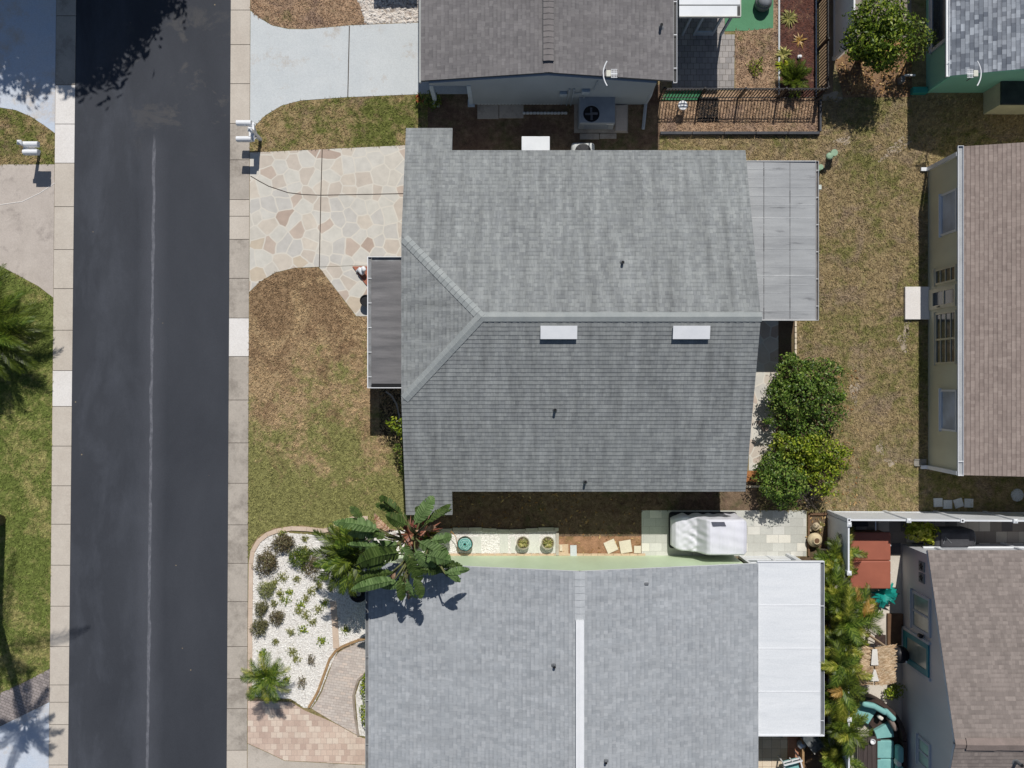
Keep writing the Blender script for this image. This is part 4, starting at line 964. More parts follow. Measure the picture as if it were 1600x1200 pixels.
def window(parent, x, y0, y1, z0, z1, pane, lites=0, frame=None, mid=None, fw=.07):
    """window in a wall that faces west"""
    f = MB(); y0, y1 = sorted((y0, y1)); fr = frame or WHITE2
    f.box(x-.06, x, y0, y1, z0, z0+fw); f.box(x-.06, x, y0, y1, z1-fw, z1); f.box(x-.06, x, y0, y0+fw, z0+fw, z1-fw); f.box(x-.06, x, y1-fw, y1, z0+fw, z1-fw)
    f.box(x-.1, x-.002, y0-.04, y1+.04, z0-.05, z0-.002)
    for k in range(1, lites+1): z = z0+(z1-z0)*k/(lites+1); f.box(x-.05, x, y0+fw, y1-fw, z-.02, z+.02)
    if mid: f.box(x-.055, x, mid-.035, mid+.035, z0+fw, z1-fw)
    o = f.build('window', fr, parent); p = MB(); p.box(x-.025, x-.002, y0+fw, y1-fw, z0+fw, z1-fw); p.build('pane', pane, o); return o
CRM = gm('cream_frame', lin(214,206,180), lin(200,192,168), 2, .5, fine=.04)
window(yh, YX, 5.36, 6.86, 1.15, 2.4, GLASSB); window(yh, YX, -.2, -1.68, 1.15, 2.4, GLASSB)
window(yh, YX, 3.62, 4.2, .7, 2.35, GLASSD, 3, CRM); window(yh, YX, .72, 2.6, .72, 2.35, GLASSD, 3, CRM, 1.62)
dr = MB(); dr.box(YX-.05, YX, 2.74, 3.5, .1, .5); dr.box(YX-.05, YX, 2.74, 2.88, .5, 2.3); dr.box(YX-.05, YX, 3.36, 3.5, .5, 2.3); dr.box(YX-.05, YX, 2.88, 3.36, 2.2, 2.3); dr.box(YX-.05, YX, 2.88, 3.36, 1.35, 1.42)
do = dr.build('door', CRM, yh); p = MB(); p.box(YX-.02, YX-.003, 2.88, 3.36, .5, 2.2); p.build('pane', GLASSD, do)
p = MB(); p.rbox((YX-.09, 2.81, 1.05), .06, .04, .16, .015); p.build('handle', BLACK, do)
mb = MB(); mb.rbox((T(1431,0)[0], T(0,474)[1], .07), T(1450,0)[0]-T(1412,0)[0], 1.22, .16, .012); tag(mb.build('door_step', CONC_W), 'white concrete door step at the pale yellow house', 'step')
sp = MB(); c = T(1437,722.5); sp.obox((c[0],c[1],.03), .46, .24, .05); sp.obox((c[0],c[1]+.12,.06), .46, .025, .07); sp.obox((c[0],c[1]-.12,.06), .46, .025, .07)
tag(sp.build('splash_block', gm('grey_block2', lin(150,146,138), lin(120,116,110), 4)), 'grey splash block under the downspout of the pale yellow house', 'splash block')

# ---- teal house, north east
th = thing('teal_house', 'teal green house with a mottled blue grey shingle roof in the north east corner', 'house', (20, 15, 0))
SID_TW = siding('teal_siding', lin(134,192,174), .22)
TX = 15.53; mb = MB(); mb.extr([(TX,-.05),(25,-.05),(25,2.45),(20.4,4.1),(TX,2.45)], 'y', 10.92, 26); mb.build('wall', SID_TW, th)
mb = MB(); mb.box(TX-.015, TX+.1, 10.905, 11.0, -.05, 2.45); mb.build('corner_trim', gm('light_teal_trim', lin(136,204,182)), th)
mb = MB(); a = 15.22; n1 = slope(mb, [(a,10.72,2.6),(20.4,10.72,4.4),(20.4,26,4.4),(a,26,2.6)]); n2 = slope(mb, [(25.5,10.72,2.6),(25.5,26,2.6),(20.4,26,4.4),(20.4,10.72,4.4)])
tr_ = mb.build('roof', [ROOF_L, gm('light_teal_trim', lin(136,204,182))], th)
gutter('gutter', tr_, a, 10.7, 26, 2.62, -1, [WHITE, WHITE], 50, .12)
window(th, TX, 12.25, 14.6, .5, 2.2, GLASSD, 0, gm('grey_white_frame', lin(190,194,198)), None, .12)

# ---- grey house, south east
gh = thing('grey_blue_house', 'blue grey house with a taupe shingle roof and teal door in the south east corner', 'house', (19, -11, 0))
SID_G = siding('grey_blue_wall', lin(192,193,197), .5, .04)
GX = 14.62; GYR = -11.75
mb = MB(); mb.extr([(-6.0,-.05),(-17.5,-.05),(-17.5,2.5),(GYR,4.5),(-6.0,2.5)], 'x', GX, 30); mb.build('wall', SID_G, gh)
mb = MB(); a = 14.46; n1 = slope(mb, [(a,-5.78,2.6),(a,GYR,4.68),(30,GYR,4.68),(30,-5.78,2.6)]); n2 = slope(mb, [(a,-17.7,2.6),(30,-17.7,2.6),(30,GYR,4.68),(a,GYR,4.68)])
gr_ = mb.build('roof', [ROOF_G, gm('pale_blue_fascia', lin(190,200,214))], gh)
mb = MB(); capline(mb, (a,GYR,4.68), (a+.4,GYR,4.68), n1, n2, .15); capline(mb, (a+.35,GYR,4.72), (30,GYR,4.72), n1, n2, .2, .05, .9); mb.build('ridge_cap', CAP_G, gr_)
pipe_vent(gr_, on_plane(1587,1189,lambda x, y: 4.68-(GYR-y)*.35), .4, .06)
LBL = gm('pale_blue_frame', lin(192,196,202)); TEALF = gm('teal_frame', lin(60,140,150), lin(52,126,138), 2, .5)
window(gh, GX, -7.5, -8.85, 1.0, 2.5, GLASST, 0, LBL, -8.2, .1); window(gh, GX, -12.6, -13.6, 1.5, 2.5, GLASST, 0, LBL, -13.1, .08)
dr = MB(); y0, y1 = -10.28, -9.12; dr.box(GX-.06, GX, y0, y1, .25, .55); dr.box(GX-.06, GX, y0, y0+.2, .55, 2.4); dr.box(GX-.06, GX, y1-.2, y1, .55, 2.4); dr.box(GX-.06, GX, y0+.2, y1-.2, 2.25, 2.4)
do = dr.build('door', TEALF, gh); p = MB(); p.box(GX-.03, GX-.003, y0+.2, y1-.2, .55, 2.25); p.build('pane', GLASST, do)
fr = MB(); fr.box(GX-.08, GX, y0-.1, y0-.002, .05, 2.5); fr.box(GX-.08, GX, y1+.002, y1+.1, .05, 2.5); fr.box(GX-.08, GX, y0-.1, y1+.1, .05, .24); fr.build('door_frame', LBL, gh)
mb = MB(); mb.lathe((GX-.12, -8.95, 1.75), [(.02,0),(.07,.04),(.08,.2),(.04,.26),(.01,.28)], 10); mb.box(GX-.1, GX, -8.98, -8.92, 1.85, 1.9); mb.build('wall_lamp', BLACK, gh)
for px, py in ((1447,887), (1444,905)):
    x, y, _ = T(px, py, 2.0); mb = MB()
    mb.box(GX-.03, GX, y-.17, y+.17, 1.55, 2.0)
    for k in range(5): mb.tube([(GX-.04, y+.12*math.cos(k*1.257), 1.78+.15*math.sin(k*1.257)), (GX-.05, y+.12*math.cos((k+2)*1.257), 1.78+.15*math.sin((k+2)*1.257))], .012, 5, 1)
    mb.build('wall_plaque', [gm('plaque_grey', lin(128,138,140)), BLACK], gh)
mb = MB(); mb.box(15.0, 30, -5.99, -5.93, .9, 1.0); mb.box(15.4, 15.52, -5.99, -5.94, .02, 2.4); mb.box(18.3, 18.42, -5.99, -5.94, .02, 2.4); mb.build('wall_trim', WHITE2, gh)

# ================================================================ fences
def vinyl_fence(name, label, a, b, h, posts, capless=()):
    """solid panel fence from ground point a to b; posts are fractions along it"""
    o = thing(name, label, 'fence', (a[0], a[1], 0)); A, B = Vector((a[0],a[1],0)), Vector((b[0],b[1],0)); d = B-A; ln = d.length; u = d/ln; rz = math.atan2(u.y, u.x)
    for i, f in enumerate(posts):
        p = A+d*f; m = MB(); m.obox((p.x,p.y,h/2+.02), .13, .13, h+.04, rz); m.build('post', WHITE2, o)
        m = MB()
        if i in capless: m.lathe((p.x,p.y,h+.041), [(.035,0),(.035,.003)], 12); m.build('post_hole', DARK, o)
        else:
            m.obox((p.x,p.y,h+.055), .155, .155, .03, rz); m.mesh([(p.x-.07,p.y-.07,h+.071),(p.x+.07,p.y-.07,h+.071),(p.x+.07,p.y+.07,h+.071),(p.x-.07,p.y+.07,h+.071),(p.x,p.y,h+.11)], [(0,1,4),(1,2,4),(2,3,4),(3,0,4)])
            m.build('post_cap', WHITE2, o)
    for i in range(len(posts)-1):
        p, q = A+d*posts[i]+u*.066, A+d*posts[i+1]-u*.066; c = (p+q)/2; L = (q-p).length
        m = MB(); m.obox((c.x,c.y,h/2), L, .03, h-.14, rz); m.obox((c.x,c.y,h-.05), L-.002, .06, .1, rz); m.obox((c.x,c.y,.1), L-.002, .06, .14, rz)
        k = .15
        while k < L: m.obox((p.x+u.x*k,p.y+u.y*k,h/2), .012, .034, h-.15, rz); k += .15
        m.build('panel', WHITE2, o)
    return o
fx = T(1294,0)[0]; fy = T(0,799.5)[1]
vinyl_fence('vinyl_fence', 'long white vinyl fence between the back lawn and the grey blue house', (fx,fy), (T(1700,0)[0],fy-.05), 2.2, [0,.215,.41,.6,.79,1.0], capless=(0,2))
vinyl_fence('vinyl_fence', 'short white vinyl fence beside the red spa cover', (fx,fy-.09), (fx+.0,T(0,877)[1]), 2.2, [.035,1.0])
vinyl_fence('vinyl_fence', 'white vinyl fence mostly hidden in the palms west of the thatched roof', (fx,T(0,985)[1]), (fx+.02,T(0,1340)[1]), 2.2, [0,.3,.65,1.0])
vinyl_fence('vinyl_fence', 'white vinyl fence seen on its shaded side west of the citrus tree', (T(1302.5,0)[0],T(0,92)[1]), (T(1302.5,0)[0],T(0,-180)[1]), 2.2, [0,.35,.7,1.0])
def metal_fence(name, label, a, b, h, n):
    o = thing(name, label, 'fence', (a[0],a[1],0)); A, B = Vector((a[0],a[1],0)), Vector((b[0],b[1],0)); d = (B-A)/n; u = d.normalized(); rz = math.atan2(u.y,u.x)
    for i in range(n+1):
        p = A+d*i; m = MB(); m.obox((p.x,p.y,h/2+.03), .065, .065, h+.06, rz); m.build('post', BLACK, o)
    for i in range(n):
        p, q = A+d*i+u*.034, A+d*(i+1)-u*.034; L = (q-p).length; c = (p+q)/2; m = MB()
        for z in (.12, h-.18, h-.03): m.obox((c.x,c.y,z), L, .03, .034, rz)
        k = .05
        while k < L: m.obox((p.x+u.x*k,p.y+u.y*k,h/2), .026, .026, h-.06, rz); k += .115
        m.build('panel', BLACK, o)
    return o
metal_fence('metal_fence', 'black metal picket fence along the south side of the fenced yard', T(1030,154), (T(1275,0)[0],T(0,154)[1]), 1.25, 4)
metal_fence('metal_fence', 'black metal picket fence along the east side of the mulch bed', (T(1277.5,0)[0],T(0,152)[1]), (T(1277.5,0)[0],T(0,-140)[1]), 1.25, 4)
mb = MB()
for i in range(5):
    a, b = 1031+i*49.6, 1079.6+i*49.6; mb.box(T(a,0)[0], T(b,0)[0], T(0,211.5)[1], T(0,207.5)[1], -.02, .2)
tag(mb.build('border_plank', gm('dark_plank', lin(72,74,80), lin(56,58,64), 3, .6)), 'long dark plank border south of the black picket fence', 'border')
mb = MB(); mb.box(T(1278,0)[0], T(1281,0)[0], T(0,207)[1], T(0,158)[1], -.02, .22)
tag(mb.build('border_plank', gm('dark_plank', lin(72,74,80), lin(56,58,64), 3, .6)), 'short dark plank border at the south east corner of the fenced yard', 'border')
mb = MB(); mb.box(T(1215.5,0)[0], T(1218,0)[0], T(0,150)[1], T(0,-60)[1], -.02, .07); tag(mb.build('garden_edging', CONC_B), 'straight grey edging along the west side of the mulch bed', 'edging')
mb = MB(); y = -20
while y < 150: mb.box(T(1274,0)[0], T(1275.6,0)[0], T(0,y+13)[1], T(0,y)[1], -.02, .06); y += 13.4
tag(mb.build('garden_edging', WHITE2), 'thin white edging along the east side of the mulch bed', 'edging')

# ================================================================ street furniture and roof antennas
def mailbox(label, base, dx, ys, h=1.5, zb=1.15, brace=False):
    x, y, _ = base; o = thing('mailbox', label, 'mailbox', base)
    m = MB(); m.box(x-.055, x+.055, y-.055, y+.055, 0, h); m.mesh([(x-.085,y-.085,h),(x+.085,y-.085,h),(x+.085,y+.085,h),(x-.085,y+.085,h),(x,y,h+.12)], [(0,1,4),(1,2,4),(2,3,4),(3,0,4),(3,2,1,0)])
    if brace: m.tube([(x+.03,y+ys[0],zb-.03),(x,y,.55)], .035, 6); m.tube([(x+.03,y+ys[1],zb-.03),(x,y,.55)], .035, 6)
    m.build('post', WHITE, o)
    m = MB(); a, b = sorted((x-.08*dx, x+.5*dx)); m.box(min(x-.05,x+.14*dx), max(x+.05,x+.14*dx), y+min(ys)-.06, y+max(ys)+.06, zb-.09, zb-.03); m.build('arm', WHITE, o)
    for yy in ys:
        m = MB(); r = .095; pr = [(yy+y-r, zb-.03), (yy+y+r, zb-.03), (yy+y+r, zb+.1)]+[(yy+y+r*math.cos(t*math.pi/8), zb+.1+r*math.sin(t*math.pi/8)) for t in range(1,8)]+[(yy+y-r, zb+.1)]
        m.extr(pr, 'x', x+.02*dx, x+.55*dx); bx = m.build('letter_box', WHITE, o)
        m = MB(); m.extr([(p[0]*.9+(yy+y)*.1, p[1]*.92+(zb+.05)*.08) for p in pr], 'x', x+.551*dx, x+.562*dx); m.build('door', gm('box_door', lin(206,208,212)), bx)
    return o
mailbox('white double mailbox with two close boxes on the west side of the road', T(62,238), 1, (0.0, -.29))
mailbox('white double mailbox with two widely spaced boxes on the east side of the road', T(407.5,218.5), -1, (.3, -.28), brace=True)
def antenna(label, p, dirx):
    x, y, z = p; o = thing('television_antenna', label, 'antenna', p)
    m = MB(); m.tube([(x,y,z-.75),(x,y,z)], .02, 8); m.build('mast', GREYM, o)
    m = MB(); m.rbox((x+.06*dirx, y, z), .16, .22, .08, .02); m.build('feed_box', gm('ivory', lin(216,214,200)), o)
    m = MB(); m.tube([(x-dirx*.06*math.cos(t*.9)+.0, y+.42*t, z+.02) if False else (x-dirx*(.12-.13*t*t), y+.42*t, z+.02) for t in [-1+.2*k for k in range(11)]], .022, 6); m.build('reflector', WHITE, o)
    m = MB(); m.box(min(x,x+.36*dirx), max(x,x+.36*dirx), y-.015, y+.015, z-.01, z+.02)
    for k in range(4): m.box(x+dirx*(.17+.05*k)-.008, x+dirx*(.17+.05*k)+.008, y-.15, y+.15, z, z+.015)
    for s in (-.14,-.05,.05,.14): m.box(min(x+.14*dirx,x+.36*dirx), max(x+.14*dirx,x+.36*dirx), y+s-.006, y+s+.006, z+.016, z+.024)
    m.build('directors', WHITE, o); return o
antenna('white roof antenna at the south eaves of the brown grey gable roof', T(948,115,3.35), 1)
antenna('white roof antenna at the south eaves of the teal house', T(1527,115,3.3), -1)
SAGE = gm('sage_green_plastic', lin(150,176,148), lin(136,164,136), 3, .5)
for px, py, h, r, lab in ((1296,244,.62,.125,'sage green utility bollard standing free on the back lawn'), (1278,264,.4,.1,'lower sage green utility bollard beside the grey flat roof')):
    o = thing('utility_bollard', lab, 'bollard', T(px,py)); m = MB(); m.lathe(T(px,py), [(r*1.06,0),(r*1.06,.05),(r,.08),(r,h-.05)], 20); m.build('body', SAGE, o)
    m = MB(); m.lathe(T(px,py,h-.05), [(r*1.03,0),(r*1.03,.03),(r*.8,.06),(r*.3,.075)], 20); m.build('cap', SAGE, o)

# ================================================================ around the north house
pk = thing('packaged_air_conditioner', 'large grey packaged air conditioner with a round fan on the north side', 'air conditioner', T(930,180))
gx0, gx1, gy0, gy1 = T(902.5,0)[0], T(957,0)[0], T(0,203)[1], T(0,160)[1]
ACB = gm('blue_grey_casing', lin(150,157,165), lin(138,145,153), 2, .5, fine=.05)
mb = MB(); mb.rbox(((gx0+gx1)/2,(gy0+gy1)/2,.5), gx1-gx0, gy1-gy0, .9, .025)
for k in range(9): mb.box(gx0+.2, gx1-.2, gy0-.008, gy0, .2+k*.06, .225+k*.06)
mb.box(gx1-.3, gx1-.05, gy0-.006, gy0+.0, .75, .8, 1)
mb.build('casing', [ACB, WHITE], pk)
c = (T(924,0,.95)[0], T(0,178,.95)[1]); mb = MB(); mb.lathe((c[0],c[1],.951), [(.3,0),(.3,.012)], 28); fo = mb.build('fan_opening', DARK, pk)
mb = MB()
for k in range(4): mb.obox((c[0]+.13*math.cos(k*1.57), c[1]+.13*math.sin(k*1.57), .968), .2, .1, .006, k*1.57, tilt=.25)
mb.lathe((c[0],c[1],.964), [(.06,0),(.05,.03)], 12)
mb.build('fan', gm('fan_grey', lin(96,98,104)), fo)
mb = MB(); mb.lathe((c[0],c[1],.95), [(.34,0),(.34,.03),(.3,.03),(.3,.005)], 28); mb.build('fan_ring', ACB, fo)
mb = MB(); mb.box(gx0+.1, gx1-.03, gy1, gy1+.42, .25, .7); mb.build('duct', GREYM, pk)
mb = MB(); mb.box(T(897,0)[0], T(981,0)[0], T(0,208)[1], T(0,156)[1], -.02, .05); mb.build('base_pad', CONC_D, pk)
mb = MB(); mb.box(T(961,0)[0], T(979,0)[0], T(0,206)[1], T(0,166)[1], .055, .12); tag(mb.build('concrete_pad', CONC_T), 'small bare concrete pad beside the packaged air conditioner', 'pad')
for a, b, y0, y1, lab in ((746,779,164,186,'west of three dark grey slabs under the blue grey wall'), (780,818,164,185,'middle of three dark grey slabs under the blue grey wall'), (906,936,209,218,'west slab south of the packaged air conditioner'), (937,963,209,217,'east slab south of the packaged air conditioner')):
    mb = MB(); mb.box(T(a,0)[0], T(b,0)[0], T(0,y1)[1], T(0,y0)[1], -.02, .04); tag(mb.build('paving_stone', CONC_D), lab, 'paving stone')
for y0, n, lab in ((161.5,24,'upper row of scalloped stone edging under the blue grey wall'), (177,13,'lower row of scalloped stone edging beside the dark slabs')):
    mb = MB()
    for i in range(n): x = T((748 if n > 20 else 819)+i*5.4,0)[0]; mb.rbox((x, T(0,y0+.4)[1], .05), .12, .09, .12, .03, seg=2)
    tag(mb.build('garden_edging', CONC_B), lab, 'edging')
o = thing('plant_pot', 'terracotta pot lying at the corner of the pale blue driveway', 'pot', T(657,157)); m = MB(); m.lathe(T(657,157), [(.1,0),(.15,.2),(.17,.2),(.17,.26),(.14,.26),(.13,.2)], 16); m.build('pot', CLAY, o)
npmesh('plant', tuft(26, .32, .04, T(659,157,.2), 1, .7, .5), 4, LEAF2, o)
bush('shrub', 'dark shaded shrub by the street side carport post of the blue grey house', 'shrub', T(676,156), [(T(676,156,.35),(.33,.36,.3),420)], .1, LEAF2, TRUNK)
o = thing('stool', 'round white stool inside the black picket fence', 'stool', T(1063,171)); m = MB(); c = T(1063,171); m.lathe((c[0],c[1],.5), [(.17,0),(.18,.03),(.17,.06),(.05,.075)], 20); m.box(c[0]-.008, c[0]+.008, c[1]-.16, c[1]+.16, .57, .58, 1); m.build('seat', [WHITE, GREYM], o)
for k in range(4):
    m = MB(); t = k*1.57+.78; m.tube([(c[0]+.13*math.cos(t), c[1]+.13*math.sin(t), .5),(c[0]+.16*math.cos(t), c[1]+.16*math.sin(t), 0)], .02, 6); m.build('leg', GREYM, o)
mb = MB(); mb.rbox(T(1106,172,.02), .78, .92, .03, .01); tag(mb.build('mat', gm('black_sheet', lin(48,44,42), lin(36,33,32), 4, .95)), 'black flat sheet lying south of the picket fence gate', 'mat')  # thin black slab with rounded edges, flat on the ground
o = thing('lidded_pot', 'squat grey round pot with a domed lid on the green patio', 'pot', T(1190,10)); c = T(1190,8)
m = MB(); m.lathe(c, [(.22,0),(.3,.1),(.31,.3),(.25,.42)], 24); m.build('body', GREYM, o, True); m = MB(); m.lathe((c[0],c[1],.42), [(.26,0),(.24,.08),(.14,.16),(.03,.19)], 24); m.build('lid', gm('grill_grey', lin(150,154,158), lin(120,124,128), 3, .35), o, True)
bed = 'in the fenced mulch bed'
def rosette(label, px, py, n, L, w, mat, rise=.6, name='rosette_plant', cat='plant', group=None):
    o = npmesh(name, tuft(n, L, w, T(px,py,.02), 1, rise, .45), 4, mat, origin=T(px,py)); return tag(o, label, cat, group)
rosette('variegated rosette plant at the north end, alone, '+bed, 1232, 29, 46, .36, .05, LEAF_V)
rosette('variegated rosette plant north of the dark palm like shrub '+bed, 1224, 86, 40, .34, .05, LEAF_V); rosette('yellow green rosette plant touching the dark palm like shrub '+bed, 1224, 104, 40, .34, .05, LEAF_Y)
rosette('orange brown bromeliad '+bed, 1249, 64, 16, .3, .05, FROND_O, .3)
m = MB(); c = T(1248,90); m.rbox((c[0],c[1],.08), .16, .14, .14, .05); m.lathe((c[0]+.02,c[1],.13), [(.05,0),(.05,.05),(.02,.06)], 10); tag(m.build('garden_ornament', WHITE), 'small white ornament '+bed, 'ornament')
o = thing('feathery_shrub', 'dark green feathery shrub against the corner of the black fences', 'shrub', T(1238,126))
V = [frond(T(1238,126,.3), random.uniform(0,6.28), random.uniform(.55,.85), random.uniform(.5,1.2), random.uniform(.6,1.1), .2, 18, .03) for _ in range(34)]
npmesh('foliage', np.concatenate(V), 4, FROND_D, o); m = MB(); m.tube([T(1238,126,0), T(1238,126,.35)], .06, 8); m.build('stem', TRUNK, o)
o = thing('sapling', 'thin sapling in a green patch of the fenced yard', 'sapling', T(1180,106)); m = MB(); c = T(1180,106); m.tube([c,(c[0]+.02,c[1]+.02,.5),(c[0]+.05,c[1]+.1,.9)], .014, 6); m.build('stem', TRUNK, o)
npmesh('foliage', leaf_cloud([((c[0],c[1],.12),(.32,.32,.1),260),((c[0]+.03,c[1]+.05,.7),(.08,.1,.2),20)], .07), 4, LEAF3, o)
citrus = bush('citrus_tree', 'bushy citrus tree with glossy leaves beside the shaded white fence', 'tree', T(1340,96), [(T(1372,22,2.7),(.85,.75,.6),2200),(T(1352,62,2.3),(.75,.7,.6),1900),(T(1394,66,2.4),(.75,.7,.6),1300),(T(1378,92,1.9),(.6,.5,.45),800),(T(1402,36,2.6),(.6,.6,.5),800),(T(1345,80,1.7),(.5,.4,.4),450)], .135, LEAF, TRUNK, r0=.09)
bush('small_tree', 'thin small tree between the citrus tree and the teal house', 'tree', T(1420,90), [(T(1436,50,1.9),(.4,.5,.4),230),(T(1450,60,1.6),(.34,.36,.3),150),(T(1434,78,1.4),(.36,.4,.3),140)], .14, LEAF2, TRUNK, r0=.05)
m = MB(); c = T(1406,128); m.box(c[0]+.02, c[0]+.42, c[1]+.1, c[1]+.16, .35, .4); m.box(c[0]-.1, c[0]+.05, c[1]-.1, c[1]+.12, 0, .36, 1); tag(m.build('garden_tap', [WHITE, GREYM]), 'small tap stand with a white bar west of the teal house', 'tap')
m = MB(); m.rbox(T(1436,142,.14), .56, .24, .28, .02); tag(m.build('step', gm('teal_step', lin(52,146,136), lin(44,132,124), 2, .6)), 'low teal step box at the corner of the teal house', 'step')
o = thing('storage_shed', 'low beige storage box with a dark lid south of the teal house', 'storage box', T(1575,170)); a, b, c_, d = T(1536,0)[0], T(1640,0)[0], T(0,179)[1], T(0,134)[1]
m = MB(); m.box(a, b, c_, d, 0, 1.3); m.build('body', gm('beige_plastic', lin(196,190,164), lin(182,176,152), 2, .6), o); m = MB(); m.rbox(((a+b)/2,(c_+d)/2,1.35), b-a+.06, d-c_+.06, .12, .03); m.build('lid', gm('dark_lid', lin(62,66,66), lin(48,52,52), 2, .6), o)

# ================================================================ middle house surroundings
def ragged(bl, n=7, k=80, thin=.72):
    out = [(c, r_, int(m_*thin)) for c, r_, m_ in bl]
    for c, r_, m_ in bl:
        for i in range(n):
            t = random.uniform(0, 6.28); e = random.uniform(-.1, .9); s = random.uniform(.85, 1.2); q = random.uniform(.12, .26)
            out.append(((c[0]+r_[0]*s*math.cos(t)*math.cos(e), c[1]+r_[1]*s*math.sin(t)*math.cos(e), max(.2, c[2]+r_[2]*s*math.sin(e))), (q, q*random.uniform(.6,1.2), q*.7), int(k*random.uniform(.4,1.1))))
    return out
SW = bush('shrub', 'light green shrub at the street wall under the grey green roof', 'shrub', T(632,664), [(T(624,664,.9),(.42,.32,.35),230),(T(634,672,.7),(.3,.35,.3),160)], .13, LEAF3, TRUNK)
bush('shrub', 'low green shrub with brown stems at the south end of the street wall', 'shrub', T(632,712), [(T(628,702,.6),(.32,.38,.3),260),(T(632,728,.4),(.25,.4,.25),180)], .1, LEAF2, TRUNK)
m = MB(); m.prism([T(*p)[:2] for p in ((551,416.5),(600,416),(600,470),(571.5,444))], .014, .07); tag(m.build('brick_planter', gm('red_brick', lin(172,112,90), lin(150,94,76), 7, .9, fine=.25)), 'low red brick corner bed by the street porch', 'planter')
m = MB(); c = T(566,425); m.rbox((c[0],c[1],.2), .2, .3, .26, .08, .7); m.rbox((c[0]+.12,c[1]+.06,.42), .16, .2, .2, .07, .5); m.tube([(c[0]-.05,c[1]+.1,.3),(c[0]-.18,c[1]+.02,.1)], .05, 8); tag(m.build('garden_statue', [WHITE]), 'white garden statue on the red brick bed by the porch', 'statue')
m = MB(); m.lathe(T(574,471), [(.16,0),(.2,.3),(.22,.42),(.19,.42),(.18,.36)], 18); tag(m.build('plant_pot', BLACK), 'black pot half under the street porch roof', 'pot')
m = MB(); P = [T(*p, .02) for p in ((603,612),(612,618),(620,632),(624,650),(625,668))]; m.tube(P, .035, 6); tag(m.build('garden_edging', CONC_T), 'curved edging strip in the shade by the street porch', 'edging')
bush('shrub', 'largest green shrub behind the middle house', 'shrub', T(1243,622), ragged([(T(1254,610,1.4),(1.1,1.0,.75),3000),(T(1276,588,1.1),(.8,.7,.6),1300),(T(1292,640,.9),(.65,.8,.5),1100),(T(1228,640,1.1),(.7,.75,.6),1200),(T(1250,676,.9),(.75,.5,.5),800),(T(1300,612,.8),(.5,.5,.35),350),(T(1240,574,.8),(.55,.4,.35),350),(T(1216,612,.9),(.4,.5,.35),320)]), .115, SHRUBL, TRUNK, r0=.06)
bush('shrub', 'bright green shrub south of the largest shrub behind the middle house', 'shrub', T(1255,708), ragged([(T(1238,698,1.0),(.75,.45,.5),1200),(T(1276,704,1.1),(.75,.6,.55),1400),(T(1288,738,.8),(.55,.7,.5),900),(T(1306,716,.6),(.4,.4,.3),260),(T(1262,726,.8),(.5,.5,.4),500)]), .115, LEAF3, TRUNK, r0=.05)
bush('shrub', 'round shrub nearest the south east roof corner of the middle house', 'shrub', T(1208,748), ragged([(T(1218,748,1.1),(.8,.8,.65),2400),(T(1226,780,.8),(.45,.4,.4),600),(T(1204,728,.9),(.5,.5,.45),800),(T(1240,760,.8),(.45,.5,.4),500)]), .11, SHRUBL, TRUNK, r0=.05)
o = thing('dry_brush', 'grey leafless brush between two green shrubs behind the middle house', 'brush', T(1258,768)); V = []; m = MB()
for k in range(110):
    t = random.uniform(0,6.28); L = random.uniform(.35,.75); e = random.uniform(.2,1.2); c = Vector(T(1258+random.uniform(-9,9),766+random.uniform(-12,12),0))
    m.tube([c, c+Vector((math.cos(t)*L*.5,math.sin(t)*L*.5,L*e*.6)), c+Vector((math.cos(t+.3)*L,math.sin(t+.3)*L,L*e))], [.009,.007,.003], 4)
m.build('twigs', gm('grey_twig', lin(134,122,114), lin(112,100,94), 4, .9), o)
npmesh('leaves', leaf_cloud([(T(1262,764,.4),(.45,.6,.35),260)], .07), 4, LEAF_TAN, o)

# covered cart ------------------------------------------------------
COVER = gm('silver_cover', lin(222,222,228), lin(212,212,220), 1.2, .6, fine=.02, bm=.03)
cart = thing('covered_golf_cart', 'golf cart under a silver white cover on the pale paver pad', 'golf cart', T(1096,828))
xs0, xs1, cyc = T(1045,0)[0], T(1149,0)[0], T(0,828)[1]; NXs, NT = 110, 80; vs = []; fs = []
def topz(s):
    K = [(0,.62),(.05,.82),(.2,.98),(.33,1.2),(.43,1.76),(.47,1.84),(.95,1.85),(1,1.76)]
    for (a, za), (b, zb) in zip(K, K[1:]):
        if a <= s <= b: t = (s-a)/(b-a); return za+(zb-za)*t
for i in range(NXs+1):
    s = i/NXs; z = topz(s); hw = .64*(1-.25*max(0,1-s/.14)**2)*(1-.12*max(0,(s-.95)/.05)**2)
    for j in range(NT+1):
        t = -1+2*j/NT; a = abs(t); sg = 1 if t > 0 else -1
        if a < .5: y = sg*hw*.93*(a/.5); zz = z-.04*(a/.5)**2
        elif a < .58: k = (a-.5)/.08; y = sg*hw*(.93+.07*k); zz = z-.04-.09*k
        else: k = (a-.58)/.42; y = sg*hw*(1+.03*k+.018*k*math.sin(s*46+sg)); zz = (z-.13)*(1-k)+.1*k
        wr = max(0, 1-abs(s-.27)/.22); f = .75*wr*(.045*math.sin(9*y+26*s+2.5*math.sin(6*y))+.034*math.sin(25*y-21*s+1+2*math.sin(14*s))+.02*math.sin(44*s+18*y))
        fl = (.007*math.sin(31*s+4*y)+.005*math.sin(17*y+9*s)+.006*max(0,math.cos((s-.72)*60))**6)*(1-wr)
        if a < .62: zz += f+fl
        else: y += sg*(f*.6+.012*math.sin(33*s+5*zz))
        vs.append((xs0+(xs1-xs0)*s, cyc+y, zz))
W1 = NT+1
for i in range(NXs):
    for j in range(NT): fs.append((i*W1+j, (i+1)*W1+j, (i+1)*W1+j+1, i*W1+j+1))
